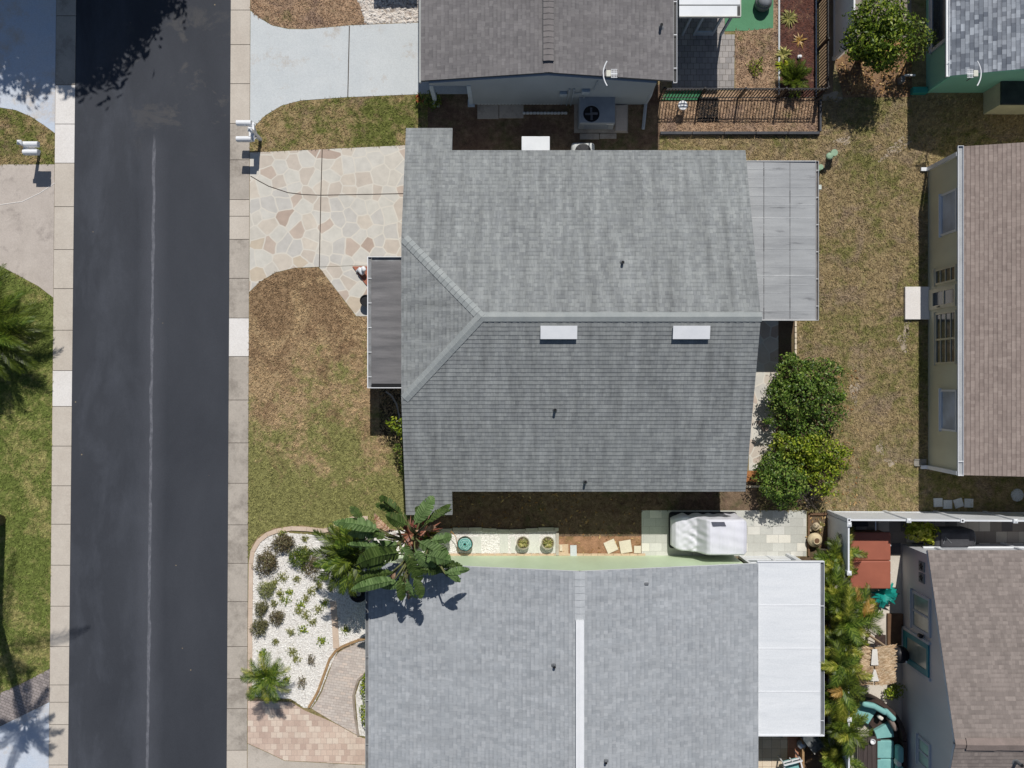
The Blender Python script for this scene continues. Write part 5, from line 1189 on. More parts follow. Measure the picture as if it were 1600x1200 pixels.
fs.append(tuple(range(W1))); fs.append(tuple(range(NXs*W1, NXs*W1+W1))[::-1])
mb = MB(); mb.mesh(vs, fs); mb.build('cover', COVER, cart, True)
mb = MB(); mb.rbox(((xs0+xs1)/2-.02, cyc+.03, .22), xs1-xs0+.04, 1.36, .28, .12); mb.build('skirt', gm('black_skirt', lin(40,41,46), lin(32,33,38), 2, .8), cart)
x0_, x1_ = T(1114,0,1.85)[0], T(1132,0,1.85)[0]; yy = T(0,819,1.82)[1]
mb = MB(); mb.mesh([(x0_,yy-.07,1.822),(x1_+.06,yy-.07,1.822),(x1_,yy+.08,1.812),(x0_-.05,yy+.08,1.812),(x0_,yy-.07,1.85),(x1_+.06,yy-.07,1.85),(x1_,yy+.08,1.838),(x0_-.05,yy+.08,1.838)], [(3,2,1,0),(4,5,6,7),(0,1,5,4),(1,2,6,5),(2,3,7,6),(3,0,4,7)])
mb.build('vent_flap', gm('flap_grey', lin(92,94,106), lin(80,82,94)), cart)
for k, (sx, sy) in enumerate(((.16,1),(.16,-1),(.84,1),(.84,-1))):
    mb = MB(); x = xs0+(xs1-xs0)*sx; y = cyc+.5*sy; mb.tube([(x,y-.09,.22),(x,y+.09,.22)], .21, 16); mb.build('wheel', BLACK, cart)

# pots, hose, urn, statue
def pot(label, px, py):
    o = thing('plant_pot', label, 'pot', T(px,py), 'round pots on the white stone strip'); c = T(px,py)
    m = MB(); m.lathe(c, [(.15,0),(.2,.02),(.235,.3),(.25,.36),(.22,.36),(.2,.3)], 22); m.build('pot', gm('stone_pot', lin(178,172,152), lin(150,144,124), 5, .85, fine=.2), o)
    m = MB(); m.lathe((c[0],c[1],.29), [(.205,0),(.19,.02)], 18); m.build('soil', DIRT, o)
    V = [tuft(34, .22, .035, (c[0],c[1],.31), 1, .5, .4), tuft(12, .16, .03, (c[0]+.05,c[1]-.05,.31), 1, .6, .4)]
    npmesh('plant', np.concatenate(V), 4, LEAF_V, o); return o
pot('western of two round pots planted with pale strap leaves on the white strip', 817, 846); pot('eastern of two round pots planted with pale strap leaves on the white strip', 855.5, 846)
o = thing('hose_pot', 'round hose pot with a coiled teal garden hose beside the paddle leaved plant', 'hose pot', T(727,848)); c = T(727,848)
m = MB(); m.lathe(c, [(.22,0),(.26,.02),(.29,.3),(.3,.33),(.27,.33),(.25,.05)], 24); m.build('pot', gm('metal_pot', lin(120,116,104), lin(96,92,84), 3, .5, metal=.3), o)
for i in range(7):
    m = MB(); r = .24-.03*i; m.tube([(c[0]+r*math.cos(t*.35)+.01*math.sin(3*t+i), c[1]+r*math.sin(t*.35)+.012*math.cos(2*t), (.26+.02*i)+.012*math.sin(t*.9+i)) for t in range(20)], .017, 6)
    m.build('hose', gm('teal_hose', lin(96,172,164), lin(80,154,148), 6, .5) if i % 2 == 0 else gm('pale_hose', lin(176,206,200), lin(150,188,184), 6, .5), o)
o = thing('urn', 'cream round urn with a dark mouth in the small bed by the palms', 'urn', T(1270,842)); c = T(1270,842)
m = MB(); m.lathe(c, [(.12,0),(.24,.12),(.27,.26),(.2,.4),(.11,.46),(.13,.5),(.1,.5),(.09,.42)], 24); m.build('body', gm('cream_urn', lin(222,206,170), lin(204,186,150), 4, .7), o, True); m = MB(); m.lathe((c[0],c[1],.485), [(.1,0),(.08,.004)], 16); m.build('mouth', BROWN, o)
o = thing('garden_statue', 'cream frog shaped garden statue in the small bed north of the urn', 'statue', T(1273,822)); c = T(1273,822); TS = gm('cream_statue', lin(206,190,160), lin(180,164,136), 7, .85, fine=.2)
m = MB(); m.rbox((c[0],c[1],.14), .3, .26, .28, .1, .6); m.rbox((c[0]-.06,c[1]+.08,.34), .22, .2, .18, .08, .5); m.rbox((c[0]+.16,c[1]-.04,.07), .2, .1, .12, .04, .3); m.rbox((c[0]-.16,c[1]-.1,.07), .2, .1, .12, .04, 1.2); m.rbox((c[0]-.11,c[1]+.13,.44), .06, .06, .06, .025); m.rbox((c[0]-.0,c[1]+.1,.44), .06, .06, .06, .025); m.build('body', TS, o, True)
npmesh('plant', tuft(14, .22, .03, (c[0]+.2,c[1],.05), 1, .6, .4), 4, LEAF_V, o)
mb = MB(); ribbon(mb, [(1262,801.5),(1294,801.5)], -.07, -.02, .1); ribbon(mb, [(1261.5,801),(1261.5,868)], .06, -.02, .1); tag(mb.build('garden_edging', BROWN), 'brown timber edging round the small bed with the cream urn', 'edging')

# ================================================================ front bed plants of the south house
o = thing('flower_pot', 'big black round planter with a pale ring in the shade of the palm', 'pot', T(563,923)); c = T(563,923)
m = MB(); m.lathe(c, [(.2,0),(.26,.04),(.31,.4),(.34,.46),(.3,.46),(.27,.4),(.1,.36)], 26); m.build('pot', BLACK, o); m = MB(); m.lathe((c[0],c[1],.365), [(.26,0),(.2,.02)], 18); m.build('soil', DARK, o)
m = MB(); m.lathe((c[0]-.01,c[1]-.02,.38), [(.1,0),(.09,.06),(.06,.07),(.05,.02)], 14); m.build('inner_pot', gm('grey_pot', lin(150,150,148)), o)
BEDS = 'in the white pebble bed'
for px, py, rx, ry, hh, n, mt, sz, lab in (
    (441,850,.36,.3,.34,800,LEAF_P,.07,'brown purple mound, northern of a joined pair, '+BEDS), (415,880,.36,.42,.34,850,LEAF_P,.07,'brown purple mound, southern of a joined pair, '+BEDS),
    (466,871,.36,.32,.42,1000,LEAF2,.06,'dense round green shrub '+BEDS+' west of the feathery palm'), (415,922,.25,.27,.32,900,leafmat('pale_leaves', [(0, lin(120,128,72)), (1, lin(176,178,120))]),.05,'pale green ball shaped shrub '+BEDS),
    (407,952,.2,.25,.26,420,LEAF_O,.06,'small olive brown shrub south of the pale green ball '+BEDS), (431,966,.22,.25,.26,420,LEAF_P,.06,'small brown shrub level with the olive one '+BEDS), (404,981,.27,.3,.3,620,LEAF_O,.06,'round olive brown shrub nearest the kerb at the middle '+BEDS),
    (486,885,.28,.4,.25,380,LEAF_P,.07,'thin brown shrub half under the feathery palm '+BEDS)):
    bush('shrub', lab, 'shrub', T(px,py), [(T(px,py,hh*.6),(rx*1.2,ry*1.2,hh*.6),int(n*1.5)),(T(px+6,py-5,hh*.5),(rx*.8,ry*.7,hh*.5),n//2)], sz, mt, TRUNK, r0=.02)
WEED = leafmat('weed_leaves', [(0, lin(104,112,56)), (.5, lin(140,142,78)), (1, lin(178,176,112))], .3)
wl = 'small green weed clump sprouting from the white pebbles'
for px, py, s in ((442,902,.3),(430,910,.2),(446,938,.3),(437,928,.2),(428,944,.18),(452,926,.18),(475,888,.24),(463,905,.2),(487,924,.26),(478,935,.2),(498,915,.2),(470,945,.24),(478,960,.28),(466,955,.2),(497,952,.22),(454,987,.22),(474,984,.24),(503,1001,.24),(430,1003,.14),(457,1018,.26),(462,1030,.22),(540,984,.2),(477,858,.2),(440,833,.18),(476,842,.16),(508,942,.2),(489,972,.18),(410,1020,.18),(448,1062,.2)):
    V = np.concatenate([leaf_cloud([(T(px,py,.06),(s*.95,s*.95,.07),max(90, int(80*s/.25)))], .065, 1.0, .1), tuft(10, s*.6, .03, T(px,py,.01), 1, .6, .4)])
    tag(npmesh('weed', V, 4, WEED if random.random() < .6 else LEAF3, origin=T(px,py)), wl, 'weed', 'green weeds in the white pebble bed')
for px, py in ((486,1032),(471,1066)): tag(npmesh('weed', leaf_cloud([(T(px,py,.1),(.16,.26,.12),150)], .06, 1.0, .2), 4, LEAF_P, origin=T(px,py)), 'brown tuft in the southern part of the white pebble bed', 'weed', 'brown tufts in the white pebble bed')
for px, py, lab in ((568,1078,'yellow green low hedge clump against the gutter, northern of two'), (568,1122,'yellow green low hedge clump against the gutter, southern of two')): bush('shrub', lab, 'shrub', T(px+4,py-6), [(T(px+4,py-6,.35),(.22,.5,.22),420)], .09, LEAF3, TRUNK, r0=.02)
az = lambda n, j=12: [360*k/n+random.uniform(-j,j) for k in range(n)]
# stiff palm by the paver drive
top = T(418,1058,1.35); bs = T(431,1040); 
palm('pygmy_palm', 'small pygmy palm at the kerb beside the pink paver drive', bs, (bs[0],bs[1],1.35), [(a, random.uniform(.85,1.05), random.uniform(25,60), random.uniform(55,85)) for a in az(24,14)], [FROND, FROND, FROND_Y, FROND], TRUNK_P, .08, leaf=.3, n=24, wid=.026, fwd=.7)
# feathery palm beside the paddle plant
bs = T(572,846); tp = (bs[0],bs[1],2.6)
palm('areca_palm', 'feathery areca palm at the west side of the paddle leaved plant', bs, tp, [(a, L, e, d) for a, L, e, d in ((150,1.65,30,60),(178,1.6,22,60),(196,1.5,25,65),(216,1.7,28,70),(235,1.6,30,75),(252,1.5,35,80),(268,1.5,35,80),(128,1.4,45,70),(108,1.35,50,70),(92,1.2,55,70),(165,1.25,50,60),(205,1.2,55,70),(285,1.2,45,75),(225,1.1,62,70),(140,1.0,65,60),(60,1.0,60,60))], [FROND_D, FROND_D, FROND], TRUNK_P, .07, leaf=.42, n=30, wid=.05, fwd=.75, vee=.3)
bs = T(582,838); palm('areca_palm', 'short yellowing areca palm under the feathery areca palm by the kerb', bs, (bs[0],bs[1],1.7), [(150,1.5,35,60),(170,1.5,30,60),(130,1.2,45,60),(200,1.4,30,60),(235,1.5,30,70),(255,1.3,40,70)], [FROND_Y, FROND, FROND_D], TRUNK_P, .06, leaf=.38, n=26, wid=.05, fwd=.75)
# giant paddle-leaved plant
pp = thing('paddle_leaved_plant', 'giant paddle leaved plant with torn leaves over the corner of the light grey roof', 'plant', T(650,838))
stems = {'a': (T(622,850,4.6), T(640,830)), 'b': (T(645,842,4.3), T(660,825)), 'c': (T(640,872,4.7), T(655,846)), 'd': (T(668,858,4.4), T(676,838))}
for k, (t_, b_) in stems.items():
    m = MB(); b3 = Vector(b_); t3 = Vector(t_); m.tube([b3.lerp(t3, i/5) for i in range(6)], [.1,.1,.09,.08,.07,.05], 9); m.build('stem', gm('green_stem', lin(110,116,70), lin(96,90,60), 4, .7), pp, True)
Z = lambda x, y, z: T(480+x*.175, 770+y*.175, z)
LV = [(640,330,270,185,95,.5,PADDLE),(650,365,375,352,90,.4,PADDLE),(830,525,430,565,125,.35,PADDLE_D),(830,455,400,492,80,.5,PADDLE),(780,775,385,838,85,.3,PADDLE),(760,705,400,742,65,.4,PADDLE_D),(870,805,600,858,65,.3,PADDLE),
      (850,190,665,45,75,.3,PADDLE_D),(900,285,715,212,90,.4,PADDLE_D),(955,280,1130,58,90,.15,PADDLE),(1070,270,1245,90,55,.3,PADDLE_D),(990,425,1255,575,115,.9,PADDLE),(1060,550,1275,590,90,.8,PADDLE),(830,470,960,610,105,.7,PADDLE),(1040,605,1370,645,65,.9,PADDLE_D),
      (1230,720,1432,660,55,.3,PADDLE),(1225,700,1365,748,45,.4,PADDLE),(825,750,880,925,75,.5,PADDLE_D),(890,770,930,945,55,.6,PADDLE),(950,750,1045,885,70,.5,PADDLE_D),(1090,425,1275,400,80,.7,PADDLE),(500,260,430,120,60,.5,PADDLE_D),(900,560,1010,770,90,.6,PADDLE_D),(710,410,585,325,70,.4,PADDLE_D),
      (900,640,1180,730,80,.8,PADDLE_D),(720,620,520,650,70,.6,PADDLE_D),(960,500,1090,690,85,.7,PADDLE)]
LV = [(v[0],v[1],v[2],v[3],v[4]*1.32,v[5],v[6]) for v in LV]
for v in list(LV[:19]): LV.append((v[0]+random.uniform(-60,60), v[1]+random.uniform(-45,45), v[2]*.75+v[0]*.25+random.uniform(-70,70), v[3]*.75+v[1]*.25+random.uniform(-60,60), v[4]*.85, min(.9,v[5]+.2), PADDLE_D))
NTOP = 27; sk = MB()
for i, (bx, by, tx, ty, w, torn, mt) in enumerate(LV):
    zb = random.uniform(4.3, 5.2) if i < NTOP else random.uniform(3.3, 4.1); b_ = Z(bx, by, zb); e3 = Z(tx, ty, zb-.3); dx, dy = e3[0]-b_[0], e3[1]-b_[1]; D = math.hypot(dx, dy)
    el = random.uniform(5, 26); dr = random.uniform(28, 62); L = D/max(.6, (math.cos(math.radians(el))+math.cos(math.radians(el-dr*.75)))/2)
    npmesh('leaf', paddle(b_, math.atan2(dy,dx), .08, L, w*.175/46*.56, math.radians(el), math.radians(dr), torn, random.uniform(-.45,.45)), 4, mt, pp)
    k = min(stems, key=lambda s: (stems[s][0][0]-b_[0])**2+(stems[s][0][1]-b_[1])**2); c = Vector(stems[k][0])-Vector((0,0,1.0)); q = Vector(b_); sk.tube([c, c.lerp(q,.55)+Vector((0,0,.25)), q], [.045,.03,.02], 6)
sk.build('leaf_stalk', gm('green_stem', lin(110,116,70), lin(96,90,60), 4, .7), pp, True)
for bx, by, tx, ty, w in ((760,345,580,240,60),(690,310,610,275,70),(960,340,1130,320,75),(880,800,930,940,30),(800,690,760,740,60),(780,330,690,330,50)):
    b_ = Z(bx,by,3.8); e3 = Z(tx,ty,3.5); dx, dy = e3[0]-b_[0], e3[1]-b_[1]
    npmesh('dead_leaf', paddle(b_, math.atan2(dy,dx), .1, math.hypot(dx,dy)*1.2, w*.175/46*.6, .2, 1.3, .8, .6), 4, PADDLE_B, pp)
npmesh('stalks', np.concatenate([tuft(60, .6, .05, Z(920,370,2.9), 1, .5, .3), tuft(14, .6, .06, Z(1060,330,3.0), 1, .5, .3)]), 4, REDSTALK, pp)
tag(npmesh('bromeliad', tuft(60, .5, .06, T(671,838,.05), 1, .8, .4), 4, leafmat('red_green_leaves', [(0, lin(110,60,40)), (.5, lin(120,116,50)), (1, lin(170,150,60))]), origin=T(671,838)), 'reddish bromeliad at the foot of the paddle leaved plant', 'plant')
m = MB(); m.tube([T(699,846,.03), T(705,830,.5), T(712,838,.55), T(716,862,.05)], .012, 6); tag(m.build('plant_hoop', gm('orange_wire', lin(180,128,60))), 'thin orange wire hoop beside the hose pot', 'hoop')

def litter(label, poly, n, size=.05):
    P = [T(*p)[:2] for p in poly]; a = np.array(P); lo, hi = a.min(0), a.max(0); Q = lo+rng.random((n,2))*(hi-lo); Q = Q[inpoly(Q, P)]; m = len(Q)
    c = np.c_[Q, .03+.02*rng.random(m)]; t = rng.random(m)*6.28; L = (size*(.5+rng.random(m)))[:,None]
    d = np.c_[np.cos(t), np.sin(t), rng.normal(size=m)*.3]*L; e = np.c_[-np.sin(t), np.cos(t), rng.normal(size=m)*.3]*L*.45
    tag(npmesh('fallen_leaves', np.stack([c-d, c-e, c+d, c+e], 1).reshape(-1,3), 4, LITT), label, 'leaves', kind='stuff')
litter('dry fallen leaves under the citrus tree', [(1306,92),(1424,92),(1424,150),(1320,150)], 420)
litter('dry fallen leaves scattered round the shrubs behind the middle house', [(1217,585),(1340,575),(1345,790),(1262,797),(1190,790)], 420)
litter('dry fallen leaves along the shaded side yard', [(670,770),(1000,770),(1000,866),(875,866),(870,825),(690,825)], 260)
litter('dry fallen leaves in the beds under the areca palms', [(1262,802),(1294,802),(1294,1190),(1252,1190),(1252,900)], 300)
# ================================================================ west side palms and the shade tree
bs = T(8,518); palm('bushy_palm', 'dense green bushy palm overhanging the lawn at the west edge', bs, (bs[0],bs[1],.9), [(a, random.uniform(1.9,2.6), random.uniform(22,74), random.uniform(55,100)) for a in az(52,8)], [FROND_D, FROND, FROND_D, FROND_D], TRUNK_P, .14, leaf=.5, n=44, wid=.034, fwd=.85)
bs = T(1,813); tp = T(38,736); palm('tall_palm', 'tall leaning palm whose grey trunk foot shows at the west edge of the green lawn', bs, (tp[0],tp[1],9.0), [(11,3.5,12,35),(80,3.5,10,35),(-60,2.2,20,70),(-95,2.4,20,70),(-30,1.7,40,90),(150,3.0,20,60),(195,3.2,20,60),(240,3.0,20,70),(115,2.6,30,70)], FROND, TRUNK_P, .17, leaf=.5, n=34, wid=.05)
bs = T(-22,905); tp = T(72,917); palm('tall_palm', 'leaning palm outside the west edge whose crown shades the light blue driveway', bs, (tp[0],tp[1],7.0), [(a, random.uniform(1.3,1.9), random.uniform(10,60), random.uniform(50,90)) for a in az(13,16)], [FROND, FROND_D], TRUNK_P, .14, leaf=.36, n=30, wid=.045)
tb = T(128,-214); sc_ = lambda dx, dy, z: (tb[0]+dx, tb[1]+dy, z)
bush('shade_tree', 'big shade tree north of the frame that darkens the road corner', 'tree', tb, [(sc_(0,0,7),(3.3,3.0,2.2),17600),(sc_(2.2,.8,6.6),(2.2,1.9,1.7),8000),(sc_(-2.6,.3,6.4),(2.3,2.0,1.6),8000),(sc_(.2,-1.7,6.0),(1.7,1.4,1.4),5600),(sc_(3.8,1.8,6.3),(1.7,1.5,1.3),3520),(sc_(-4.2,-.4,6),(1.9,1.9,1.4),10400),(sc_(-2.4,-1.1,6),(1.6,1.5,1.2),8800),(sc_(-3.4,-1.6,5.8),(1.2,1.1,1.0),4160)], .34, LEAF2, TRUNK, r0=.2)

# ================================================================ south east yard
row = [(1300,880,2.4,'northernmost areca palm of the row by the white patio roof, touching the cream urn'),(1294,922,2.7,'areca palm of the row level with the end post of the short white fence'),(1332,960,2.6,'areca palm whose fronds hang over the red spa cover'),(1304,962,3.2,'areca palm with an orange dead frond, north of the thatched roof'),(1322,992,2.9,'areca palm with fronds over the patio furniture beside the thatched roof'),(1300,1022,3.2,'areca palm level with the thatched roof and the white patio gutter'),(1316,1066,3.0,'areca palm just south west of the thatched roof'),(1302,1092,2.8,'areca palm with an orange frond beside the teal sofa'),(1312,1136,3.0,'areca palm over the south corner of the white patio roof'),(1300,1186,2.6,'southernmost areca palm of the row, at the bottom edge')]
for i, (px, py, z, lab) in enumerate(row):
    z -= .75; px += 4; t_ = T(px,py,z); b_ = (t_[0]-.05, t_[1]+.05, 0); n = 14
    ms = [[FROND_D,FROND,FROND_Y,FROND_D],[FROND,FROND_D,FROND_Y],[FROND_Y,FROND,FROND_D,FROND_D,FROND_D,FROND,FROND_O],[FROND,FROND_Y,FROND_D,FROND_D]][i % 4]
    o = thing('areca_palm', lab, 'palm', b_, 'areca palms along the white patio roof'); m = MB(); q = 0
    for s_ in range(4):
        tt = Vector(t_)+Vector((random.uniform(-.12,.34), random.uniform(-.42,.42), random.uniform(-.75,.12))); bb = Vector(b_)+Vector((random.uniform(-.1,.15), random.uniform(-.15,.15), 0))
        m.tube([bb.lerp(tt, k/5) for k in range(6)], [.045,.045,.04,.04,.035,.03], 8)
        for a_ in az(random.choice((5,6,6)), 30):
            L = random.uniform(.8,1.25)*(.8 if (a_ % 360 < 60 or a_ % 360 > 300) else 1)
            if 110 < a_ % 360 < 250: L *= .62
            npmesh('frond', frond(tt, math.radians(a_), L, math.radians(random.uniform(20,78)), math.radians(random.uniform(60,115)), .36, 26, .03, .22, .75), 4, ms[q % len(ms)], o); q += 1
    m.build('trunk', TRUNK_P, o, True)
spa = thing('hot_tub', 'hot tub under a folded brick red vinyl cover', 'hot tub', T(1362,852)); a, b, c_, d = 12.35, 13.83, -7.48, -5.42
m = MB(); m.rbox(((a+b)/2,(c_+d)/2,.42), b-a-.06, d-c_-.06, .84, .12); m.build('shell', BROWN, spa)
RED = gm('brick_red_vinyl', lin(164,98,78), lin(152,90,72), 1.2, .5, fine=.03, bm=.05)
for k in (0,1):
    y0, y1 = (c_, (c_+d)/2-.004) if k == 0 else ((c_+d)/2+.004, d); m = MB(); m.rbox(((a+b)/2,(y0+y1)/2,.9), b-a, y1-y0, .13, .045, puff=.25); m.build('cover', RED, spa)
for yy in (-5.9,-6.9): m = MB(); m.box(b+.001, b+.03, yy-.03, yy+.03, .7, .9); m.build('strap', WHITE, spa)
o = thing('spa_steps', 'dark plastic spa steps between the fence and the red cover', 'steps', T(1330,810)); m = MB(); m.rbox((12.75,-5.12,.2), .9, .3, .4, .03); m.rbox((12.75,-5.2,.42), .9, .16, .06, .02); m.build('tread', gm('dark_step', lin(70,68,68), lin(58,56,56)), o); m = MB(); m.tube([(13.3,-5.0,0),(13.3,-5.0,.9),(13.3,-5.35,.9)], .02, 6); m.build('handrail', WHITE, o)
bush('croton_shrub', 'bright yellow green shrub between the white fence and the black covered grill', 'shrub', T(1424,826), [(T(1440,830,.8),(.52,.36,.35),330),(T(1428,824,.7),(.3,.3,.3),140),(T(1452,838,.7),(.3,.3,.3),140)], .2, LEAF_Y, TRUNK)
m = MB(); c = T(1474,836); m.rbox((c[0],c[1],.5), 1.5, .7, 1.0, .14, seg=4); m.rbox((c[0]-.05,c[1],1.02), 1.05, .56, .16, .07, seg=3)
o = thing('covered_grill', 'large grill under a black cover beside the grey blue house', 'grill', T(1474,836)); m.build('cover', gm('black_cover', lin(72,72,76), lin(58,58,62), 2, .7, bm=.2), o)
m = MB(); m.tube([(c[0]-.5,c[1]-.15,1.1),(c[0]-.42,c[1]+.1,1.12),(c[0]-.2,c[1]-.12,1.1)], .02, 6); m.tube([(c[0]+.7,c[1]+.25,.95),(c[0]+.76,c[1],.95),(c[0]+.74,c[1]-.2,.9)], .015, 6); m.build('piping', GREYM, o)
for px, py, r_, lab in ((1465.5,785,.03,'westernmost of four grey square stones on the shaded lawn by the white fence'),(1480.5,788,.0,'second from the west of four grey square stones by the white fence'),(1497.5,786,.3,'tilted third of four grey square stones by the white fence'),(1513.5,786,-.02,'easternmost of four grey square stones by the white fence')):
    m = MB(); m.rbox(T(px,py,.03), .33, .33, .06, .01, r_); tag(m.build('paving_stone', CONC_B), lab, 'paving stone')
m = MB(); m.lathe(T(1589,773.5), [(.24,0),(.24,.03),(.21,.045),(.2,.04),(.05,.045)], 28); tag(m.build('round_cover', CONC_B), 'round grey access cover in the shaded lawn', 'cover')
# teal metal plant
o = thing('metal_plant', 'turquoise metal garden plant beside the red spa cover', 'ornament', T(1382,930)); tm = gm('turquoise_metal', lin(34,150,138), lin(26,128,120), 3, .4)
npmesh('leaves', tuft(44, .5, .13, T(1382,928,.45), 1, .6, .5), 4, tm, o); m = MB()
for k in range(3): m.lathe(T(1374+2*k,932+3*k,.15+.05*k), [(.05,0),(.09,.06),(.05,.12)], 10)
m.build('bulbs', tm, o)
# thatched bar
bar = thing('tiki_bar', 'patio bar with a thatched straw roof beside the grey blue house', 'bar', T(1370,1030)); TH = gm('thatch', lin(196,168,134), lin(174,146,114), 6, .95, c3=lin(210,188,158), fine=.35, fs=30, bm=.6, stretch=(1,1,1))
x0_, x1_, y0_, y1_ = T(1345,0,2.2)[0], T(1396,0,2.2)[0], T(0,1068,2.2)[1], T(0,1010,2.2)[1]; xm = T(1364,0,2.3)[0]
m = MB(); m.mesh([(x0_,y0_,2.05),(xm-.03,y0_,2.32),(xm-.03,y1_,2.32),(x0_,y1_,2.05),(x0_,y0_,2.14),(xm-.03,y0_,2.42),(xm-.03,y1_,2.42),(x0_,y1_,2.14)], [(3,2,1,0),(4,5,6,7),(0,1,5,4),(1,2,6,5),(2,3,7,6),(3,0,4,7)])
m.mesh([(xm+.03,y0_,2.32),(x1_,y0_,2.0),(x1_,y1_,2.0),(xm+.03,y1_,2.32),(xm+.03,y0_,2.42),(x1_,y0_,2.1),(x1_,y1_,2.1),(xm+.03,y1_,2.42)], [(3,2,1,0),(4,5,6,7),(0,1,5,4),(1,2,6,5),(2,3,7,6),(3,0,4,7)])
rf = m.build('thatch_roof', TH, bar); V = []
for k in range(2600):
    x = random.uniform(x0_,x1_); y = random.uniform(y0_,y1_)
    if abs(x-xm) < .12 and random.random() < .8: continue
    sg = -1 if x < xm else 1; z = 2.44-abs(x-xm)*(.62 if sg < 0 else .42)+random.uniform(0,.03); L = random.uniform(.1,.22); t = random.uniform(-.5,.5); w = random.uniform(.006,.014)
    dx, dy = sg*L*math.cos(t), L*math.sin(t); V += [(x-w*dy/L,y+w*dx/L,z),(x+w*dy/L,y-w*dx/L,z),(x+dx+w*dy/L,y+dy-w*dx/L,z-L*.42),(x+dx-w*dy/L,y+dy+w*dx/L,z-L*.42)]
npmesh('straw', np.array(V), 4, leafmat('straw', [(0, lin(160,130,100)), (.5, lin(198,170,136)), (1, lin(224,204,174))], .1, .9, .05), rf)
CLO = gm('white_cloth', lin(226,222,212), lin(216,210,200), 2, .8)
for ya, yb, wa, wb in ((1014,1039,.085,.13),(1046,1064,.03,.15)):
    m = MB(); A_, B_ = T(0,ya,2.45)[1], T(0,yb,2.45)[1]; m.mesh([(xm-wa,A_,2.455),(xm+wa,A_,2.455),(xm+wb,B_,2.455),(xm-wb,B_,2.455),(xm-wa,A_,2.475),(xm+wa,A_,2.475),(xm+wb,B_,2.475),(xm-wb,B_,2.475)], [(3,2,1,0),(4,5,6,7),(0,1,5,4),(1,2,6,5),(2,3,7,6),(3,0,4,7)]); m.build('ridge_cloth', CLO, bar)
for xx in (x0_+.12, x1_-.12):
    for yy in (y0_+.12, y1_-.12): m = MB(); m.tube([(xx,yy,0),(xx,yy,2.1)], .045, 8); m.build('post', TAN, bar)
m = MB(); m.box(x0_+.05, x0_+.45, y0_+.15, y1_+.5, 1.0, 1.05); m.build('counter', gm('honey_wood', lin(190,142,88), lin(172,124,74), 3, .6, stretch=(1,6,1)), bar); m = MB(); m.box(x0_+.1, x0_+.16, y0_+.2, y1_+.45, 0, 1.0); m.build('front_panel', TAN, bar)
o = thing('bar_stool', 'dark bar stool with a slatted back at the north side of the thatched bar', 'stool', T(1366,996)); c = T(1364,992); m = MB(); m.rbox((c[0],c[1],.72), .4, .38, .05, .02); m.build('seat', WICKER, o); m = MB()
for k in range(6): m.box(c[0]-.18+.06*k, c[0]-.16+.06*k, c[1]-.2, c[1]-.18, .74, 1.12)
m.box(c[0]-.2, c[0]+.2, c[1]-.205, c[1]-.175, 1.1, 1.15); m.build('backrest', WICKER, o)
for sx in (-1,1):
    for sy in (-1,1): m = MB(); m.tube([(c[0]+.15*sx,c[1]+.14*sy,.7),(c[0]+.2*sx,c[1]+.18*sy,0)], .018, 6); m.build('leg', BLACK, o)
m = MB(); m.box(T(1385,0)[0], T(1408.5,0)[0], T(0,1006)[1], T(0,958)[1], 0, .16); tag(m.build('door_step', BROWN), 'brown timber step at the teal door', 'step')
o = thing('kettle_grill', 'black round barbecue between the thatched bar and the grey blue wall', 'grill', T(1396,1020)); c = T(1394,1014); m = MB(); m.lathe((c[0],c[1],.5), [(.08,0),(.26,.1),(.32,.25),(.27,.42),(.12,.5),(.03,.51)], 22); m.build('bowl', BLACK, o, True); m = MB(); m.rbox((c[0]+.12,c[1]-.2,1.0), .05, .08, .04, .015); m.build('handle', WHITE, o)
for k in range(3): m = MB(); m.tube([(c[0]+.18*math.cos(k*2.1),c[1]+.18*math.sin(k*2.1),.6),(c[0]+.3*math.cos(k*2.1),c[1]+.3*math.sin(k*2.1),0)], .02, 6); m.build('leg', BLACK, o)
bush('shrub', 'small yellow green shrub at the wall between the barbecue and the teal sofa', 'shrub', T(1388,1068), [(T(1392,1084,.3),(.26,.24,.22),150),(T(1401,1080,.35),(.3,.3,.25),200)], .1, LEAF3, TRUNK, r0=.02)
# sofa: curved sectional, its corner to the north east
sofa = thing('outdoor_sofa', 'dark wicker sectional sofa with turquoise cushions', 'sofa', T(1372,1140))
def arc(cx, cy, r0, r1, a0, a1, z0, z1, mb, n=12, mi=0):
    P = [(cx+r1*math.cos(a0+(a1-a0)*k/n), cy+r1*math.sin(a0+(a1-a0)*k/n)) for k in range(n+1)]; Q = [(cx+r0*math.cos(a0+(a1-a0)*k/n), cy+r0*math.sin(a0+(a1-a0)*k/n)) for k in range(n+1)]
    for k in range(n): mb.prism([P[k],P[k+1],Q[k+1],Q[k]], z0, z1, mi)
cx_, cy_ = T(1333,1150)[:2]
m = MB(); arc(cx_, cy_, .75, 1.72, .05, 1.75, .06, .3, m); m.box(cx_+.7, cx_+1.72, T(0,1330)[1], cy_+.05, .06, .3); m.build('base', WICKER, sofa)
m = MB(); arc(cx_, cy_, 1.58, 1.72, .05, 1.75, .3, .72, m); m.box(cx_+1.58, cx_+1.72, T(0,1330)[1], cy_+.05, .3, .72); m.build('back_frame', WICKER, sofa)
def wedge(a0, a1, r0=.72, r1=1.36): m = MB(); arc(cx_, cy_, r0, r1, a0, a1, .3, .46, m, 10); return m.build('seat_cushion', TEAL, sofa)
wedge(1.0, 1.72); wedge(.1, .52)
for k in range(3): m = MB(); m.rbox((cx_+1.04, cy_-.34-.68*k, .385), .62, .66, .16, .045); m.build('seat_cushion', TEAL, sofa)
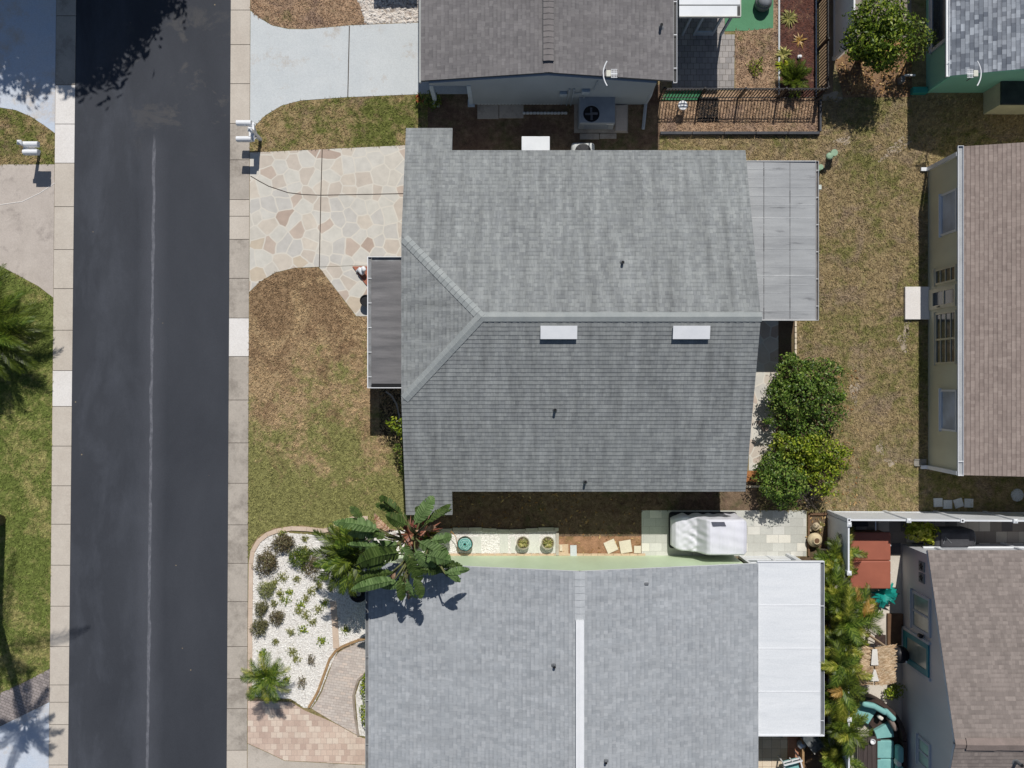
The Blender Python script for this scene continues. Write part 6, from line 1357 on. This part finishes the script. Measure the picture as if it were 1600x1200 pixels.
for t, r_ in ((1.05,1.44),(.78,1.5),(1.35,1.45)): m = MB(); m.rbox((cx_+r_*math.cos(t), cy_+r_*math.sin(t), .66), .2, .55, .42, .09, t, seg=4, puff=.0); m.build('back_cushion', TEAL, sofa)
for k in range(3): m = MB(); m.rbox((cx_+1.46, cy_-.4-.72*k, .66), .22, .6, .42, .09, 0, seg=4); m.build('back_cushion', TEAL, sofa)
for p, mt in (((cx_+1.4*math.cos(.5), cy_+1.4*math.sin(.5), .58), gm('taupe_pillow', lin(140,126,118), lin(126,112,104), 3, .9)),): m = MB(); m.rbox(p, .16, .5, .4, .07, .5, seg=4, tilt=0); tag(m.build('throw_pillow', mt), 'brown throw pillow leaning in the curve of the turquoise sofa', 'pillow')
m = MB(); m.rbox((cx_+1.4, cy_-.72, .68), .18, .22, .34, .06, .1, seg=3); tag(m.build('throw_pillow', CLO), 'white throw pillow between two turquoise back cushions', 'pillow')
m = MB(); m.rbox((cx_+1.2*math.cos(.85), cy_+1.2*math.sin(.85), .58), .14, .2, .2, .05, .9, seg=3); tag(m.build('throw_pillow', CLO), 'small white throw pillow in front of the brown pillow', 'pillow')
tb_ = thing('coffee_table', 'long dark brown patio table beside the turquoise sofa', 'table', T(1352,1180)); a, b, c_, d = T(1335,0)[0], T(1369,0)[0], T(0,1310)[1], T(0,1144)[1]
m = MB(); nb_ = 5
for k in range(nb_): w = (b-a)/nb_; m.box(a+w*k+.006, a+w*(k+1)-.006, c_, d, .4, .45)
m.build('tabletop', gm('dark_table', lin(84,74,72), lin(70,62,60), 2, .5, stretch=(6,.6,1)), tb_)
for xx in (a+.06,b-.06):
    for yy in (c_+.1,d-.1): m = MB(); m.box(xx-.03, xx+.03, yy-.03, yy+.03, 0, .4); m.build('leg', WICKER, tb_)
m = MB(); m.lathe((T(1363,0,.5)[0], T(0,1158,.5)[1], .451), [(.07,0),(.09,.1),(.1,.12),(.08,.12),(.06,.03)], 16); tag(m.build('bowl', WHITE), 'small white bowl on the dark patio table', 'bowl')
# terrace furniture
o = thing('terrace_chair', 'white framed terrace chair with a turquoise seat', 'chair', T(1230,1190)); c = T(1231,1186); r_ = .25
def R2(x, y): ca, sa = math.cos(r_), math.sin(r_); return (c[0]+x*ca-y*sa, c[1]+x*sa+y*ca)
m = MB(); p = R2(0,-.1); m.rbox((p[0],p[1],.42), .56, .52, .08, .03, r_); m.build('seat', TEAL, o)
m = MB()
for x in (-.32,0,.32): p = R2(x,.2); m.obox((p[0],p[1],.62), .04, .04, .44, r_)
p = R2(0,.2); m.obox((p[0],p[1],.86), .7, .05, .05, r_); p = R2(0,.2); m.obox((p[0],p[1],.62), .7, .04, .04, r_); m.build('backrest', WHITE, o)
for x in (-.32,.32): m = MB(); p = R2(x,-.1); m.obox((p[0],p[1],.64), .05, .62, .04, r_); m.build('armrest', WHITE, o)
for x in (-.32,.32):
    for y in (-.38,.2): m = MB(); p = R2(x,y); m.obox((p[0],p[1],.2), .045, .045, .4, r_); m.build('leg', WHITE, o)
o = thing('plant_stand', 'tilted grey metal plant stand among the palms by the terrace', 'stand', T(1264,1150)); c = T(1258,1144,0); m = MB(); r_ = -.9
for z in (.25,.75): m.obox((c[0],c[1],z), .95, .5, .03, r_)
m.build('shelf', gm('stand_grey', lin(120,122,122), lin(64,72,76), 5, .5), o)
for sx in (-.45,.45):
    for sy in (-.23,.23): m = MB(); m.obox((c[0]+sx*math.cos(r_)-sy*math.sin(r_), c[1]+sx*math.sin(r_)+sy*math.cos(r_), .42), .04, .04, .84, r_); m.build('leg', gm('stand_light', lin(170,168,162)), o)
m = MB(); c = T(1250,1160); m.lathe(c, [(.05,0),(.15,.06),(.18,.18),(.15,.3),(.05,.36)], 18); tag(m.build('garden_ball', gm('silver_ball', lin(190,198,210), lin(170,178,190), 2, .25, metal=.4), smooth=True), 'silver garden ball beside the terrace plant stand', 'ornament')
m = MB(); c = T(1212,1146); m.obox((c[0],c[1],.06), .5, .12, .1, -.25); tag(m.build('garden_tool', gm('blue_grey_tool', lin(96,116,130))), 'blue grey board lying in the shade under the white patio roof', 'board')

# ================================================================ light, sky, camera
SUNV = Vector((.15, 1.0, 1.371)).normalized()
w = bpy.data.worlds.new('World'); scene.world = w; w.use_nodes = True; nt = w.node_tree; nt.nodes.clear()
sky = nt.nodes.new('ShaderNodeTexSky'); sky.sky_type = 'NISHITA'; sky.sun_disc = False
sky.sun_elevation = math.asin(SUNV.z); sky.sun_rotation = math.atan2(SUNV.x, SUNV.y); sky.altitude = 10; sky.dust_density = .6
bg = nt.nodes.new('ShaderNodeBackground'); bg.inputs[1].default_value = SKY_STRENGTH
o_ = nt.nodes.new('ShaderNodeOutputWorld'); nt.links.new(sky.outputs[0], bg.inputs[0]); nt.links.new(bg.outputs[0], o_.inputs[0])
sl = bpy.data.lights.new('sun', 'SUN'); sl.energy = SUN_STRENGTH; sl.angle = math.radians(.5); sl.color = (1, .965, .91)
so = bpy.data.objects.new('sun', sl); COL.objects.link(so); so.location = SUNV*80; so.rotation_euler = SUNV.to_track_quat('Z', 'Y').to_euler()
cam = bpy.data.cameras.new('camera'); co = bpy.data.objects.new('camera', cam); COL.objects.link(co); co.location = (0, 0, H); co.rotation_euler = (0, 0, 0)
cam.sensor_width = 36; cam.lens = 36*1500/1600; cam.clip_end = 1000; scene.camera = co
vs = scene.view_settings; vs.view_transform = 'Standard'; vs.look = 'None'; vs.gamma = 1; vs.use_curve_mapping = False; vs.exposure = EXPOSURE
scene.cycles.max_bounces = 6; scene.cycles.diffuse_bounces = 3; scene.cycles.use_denoising = True
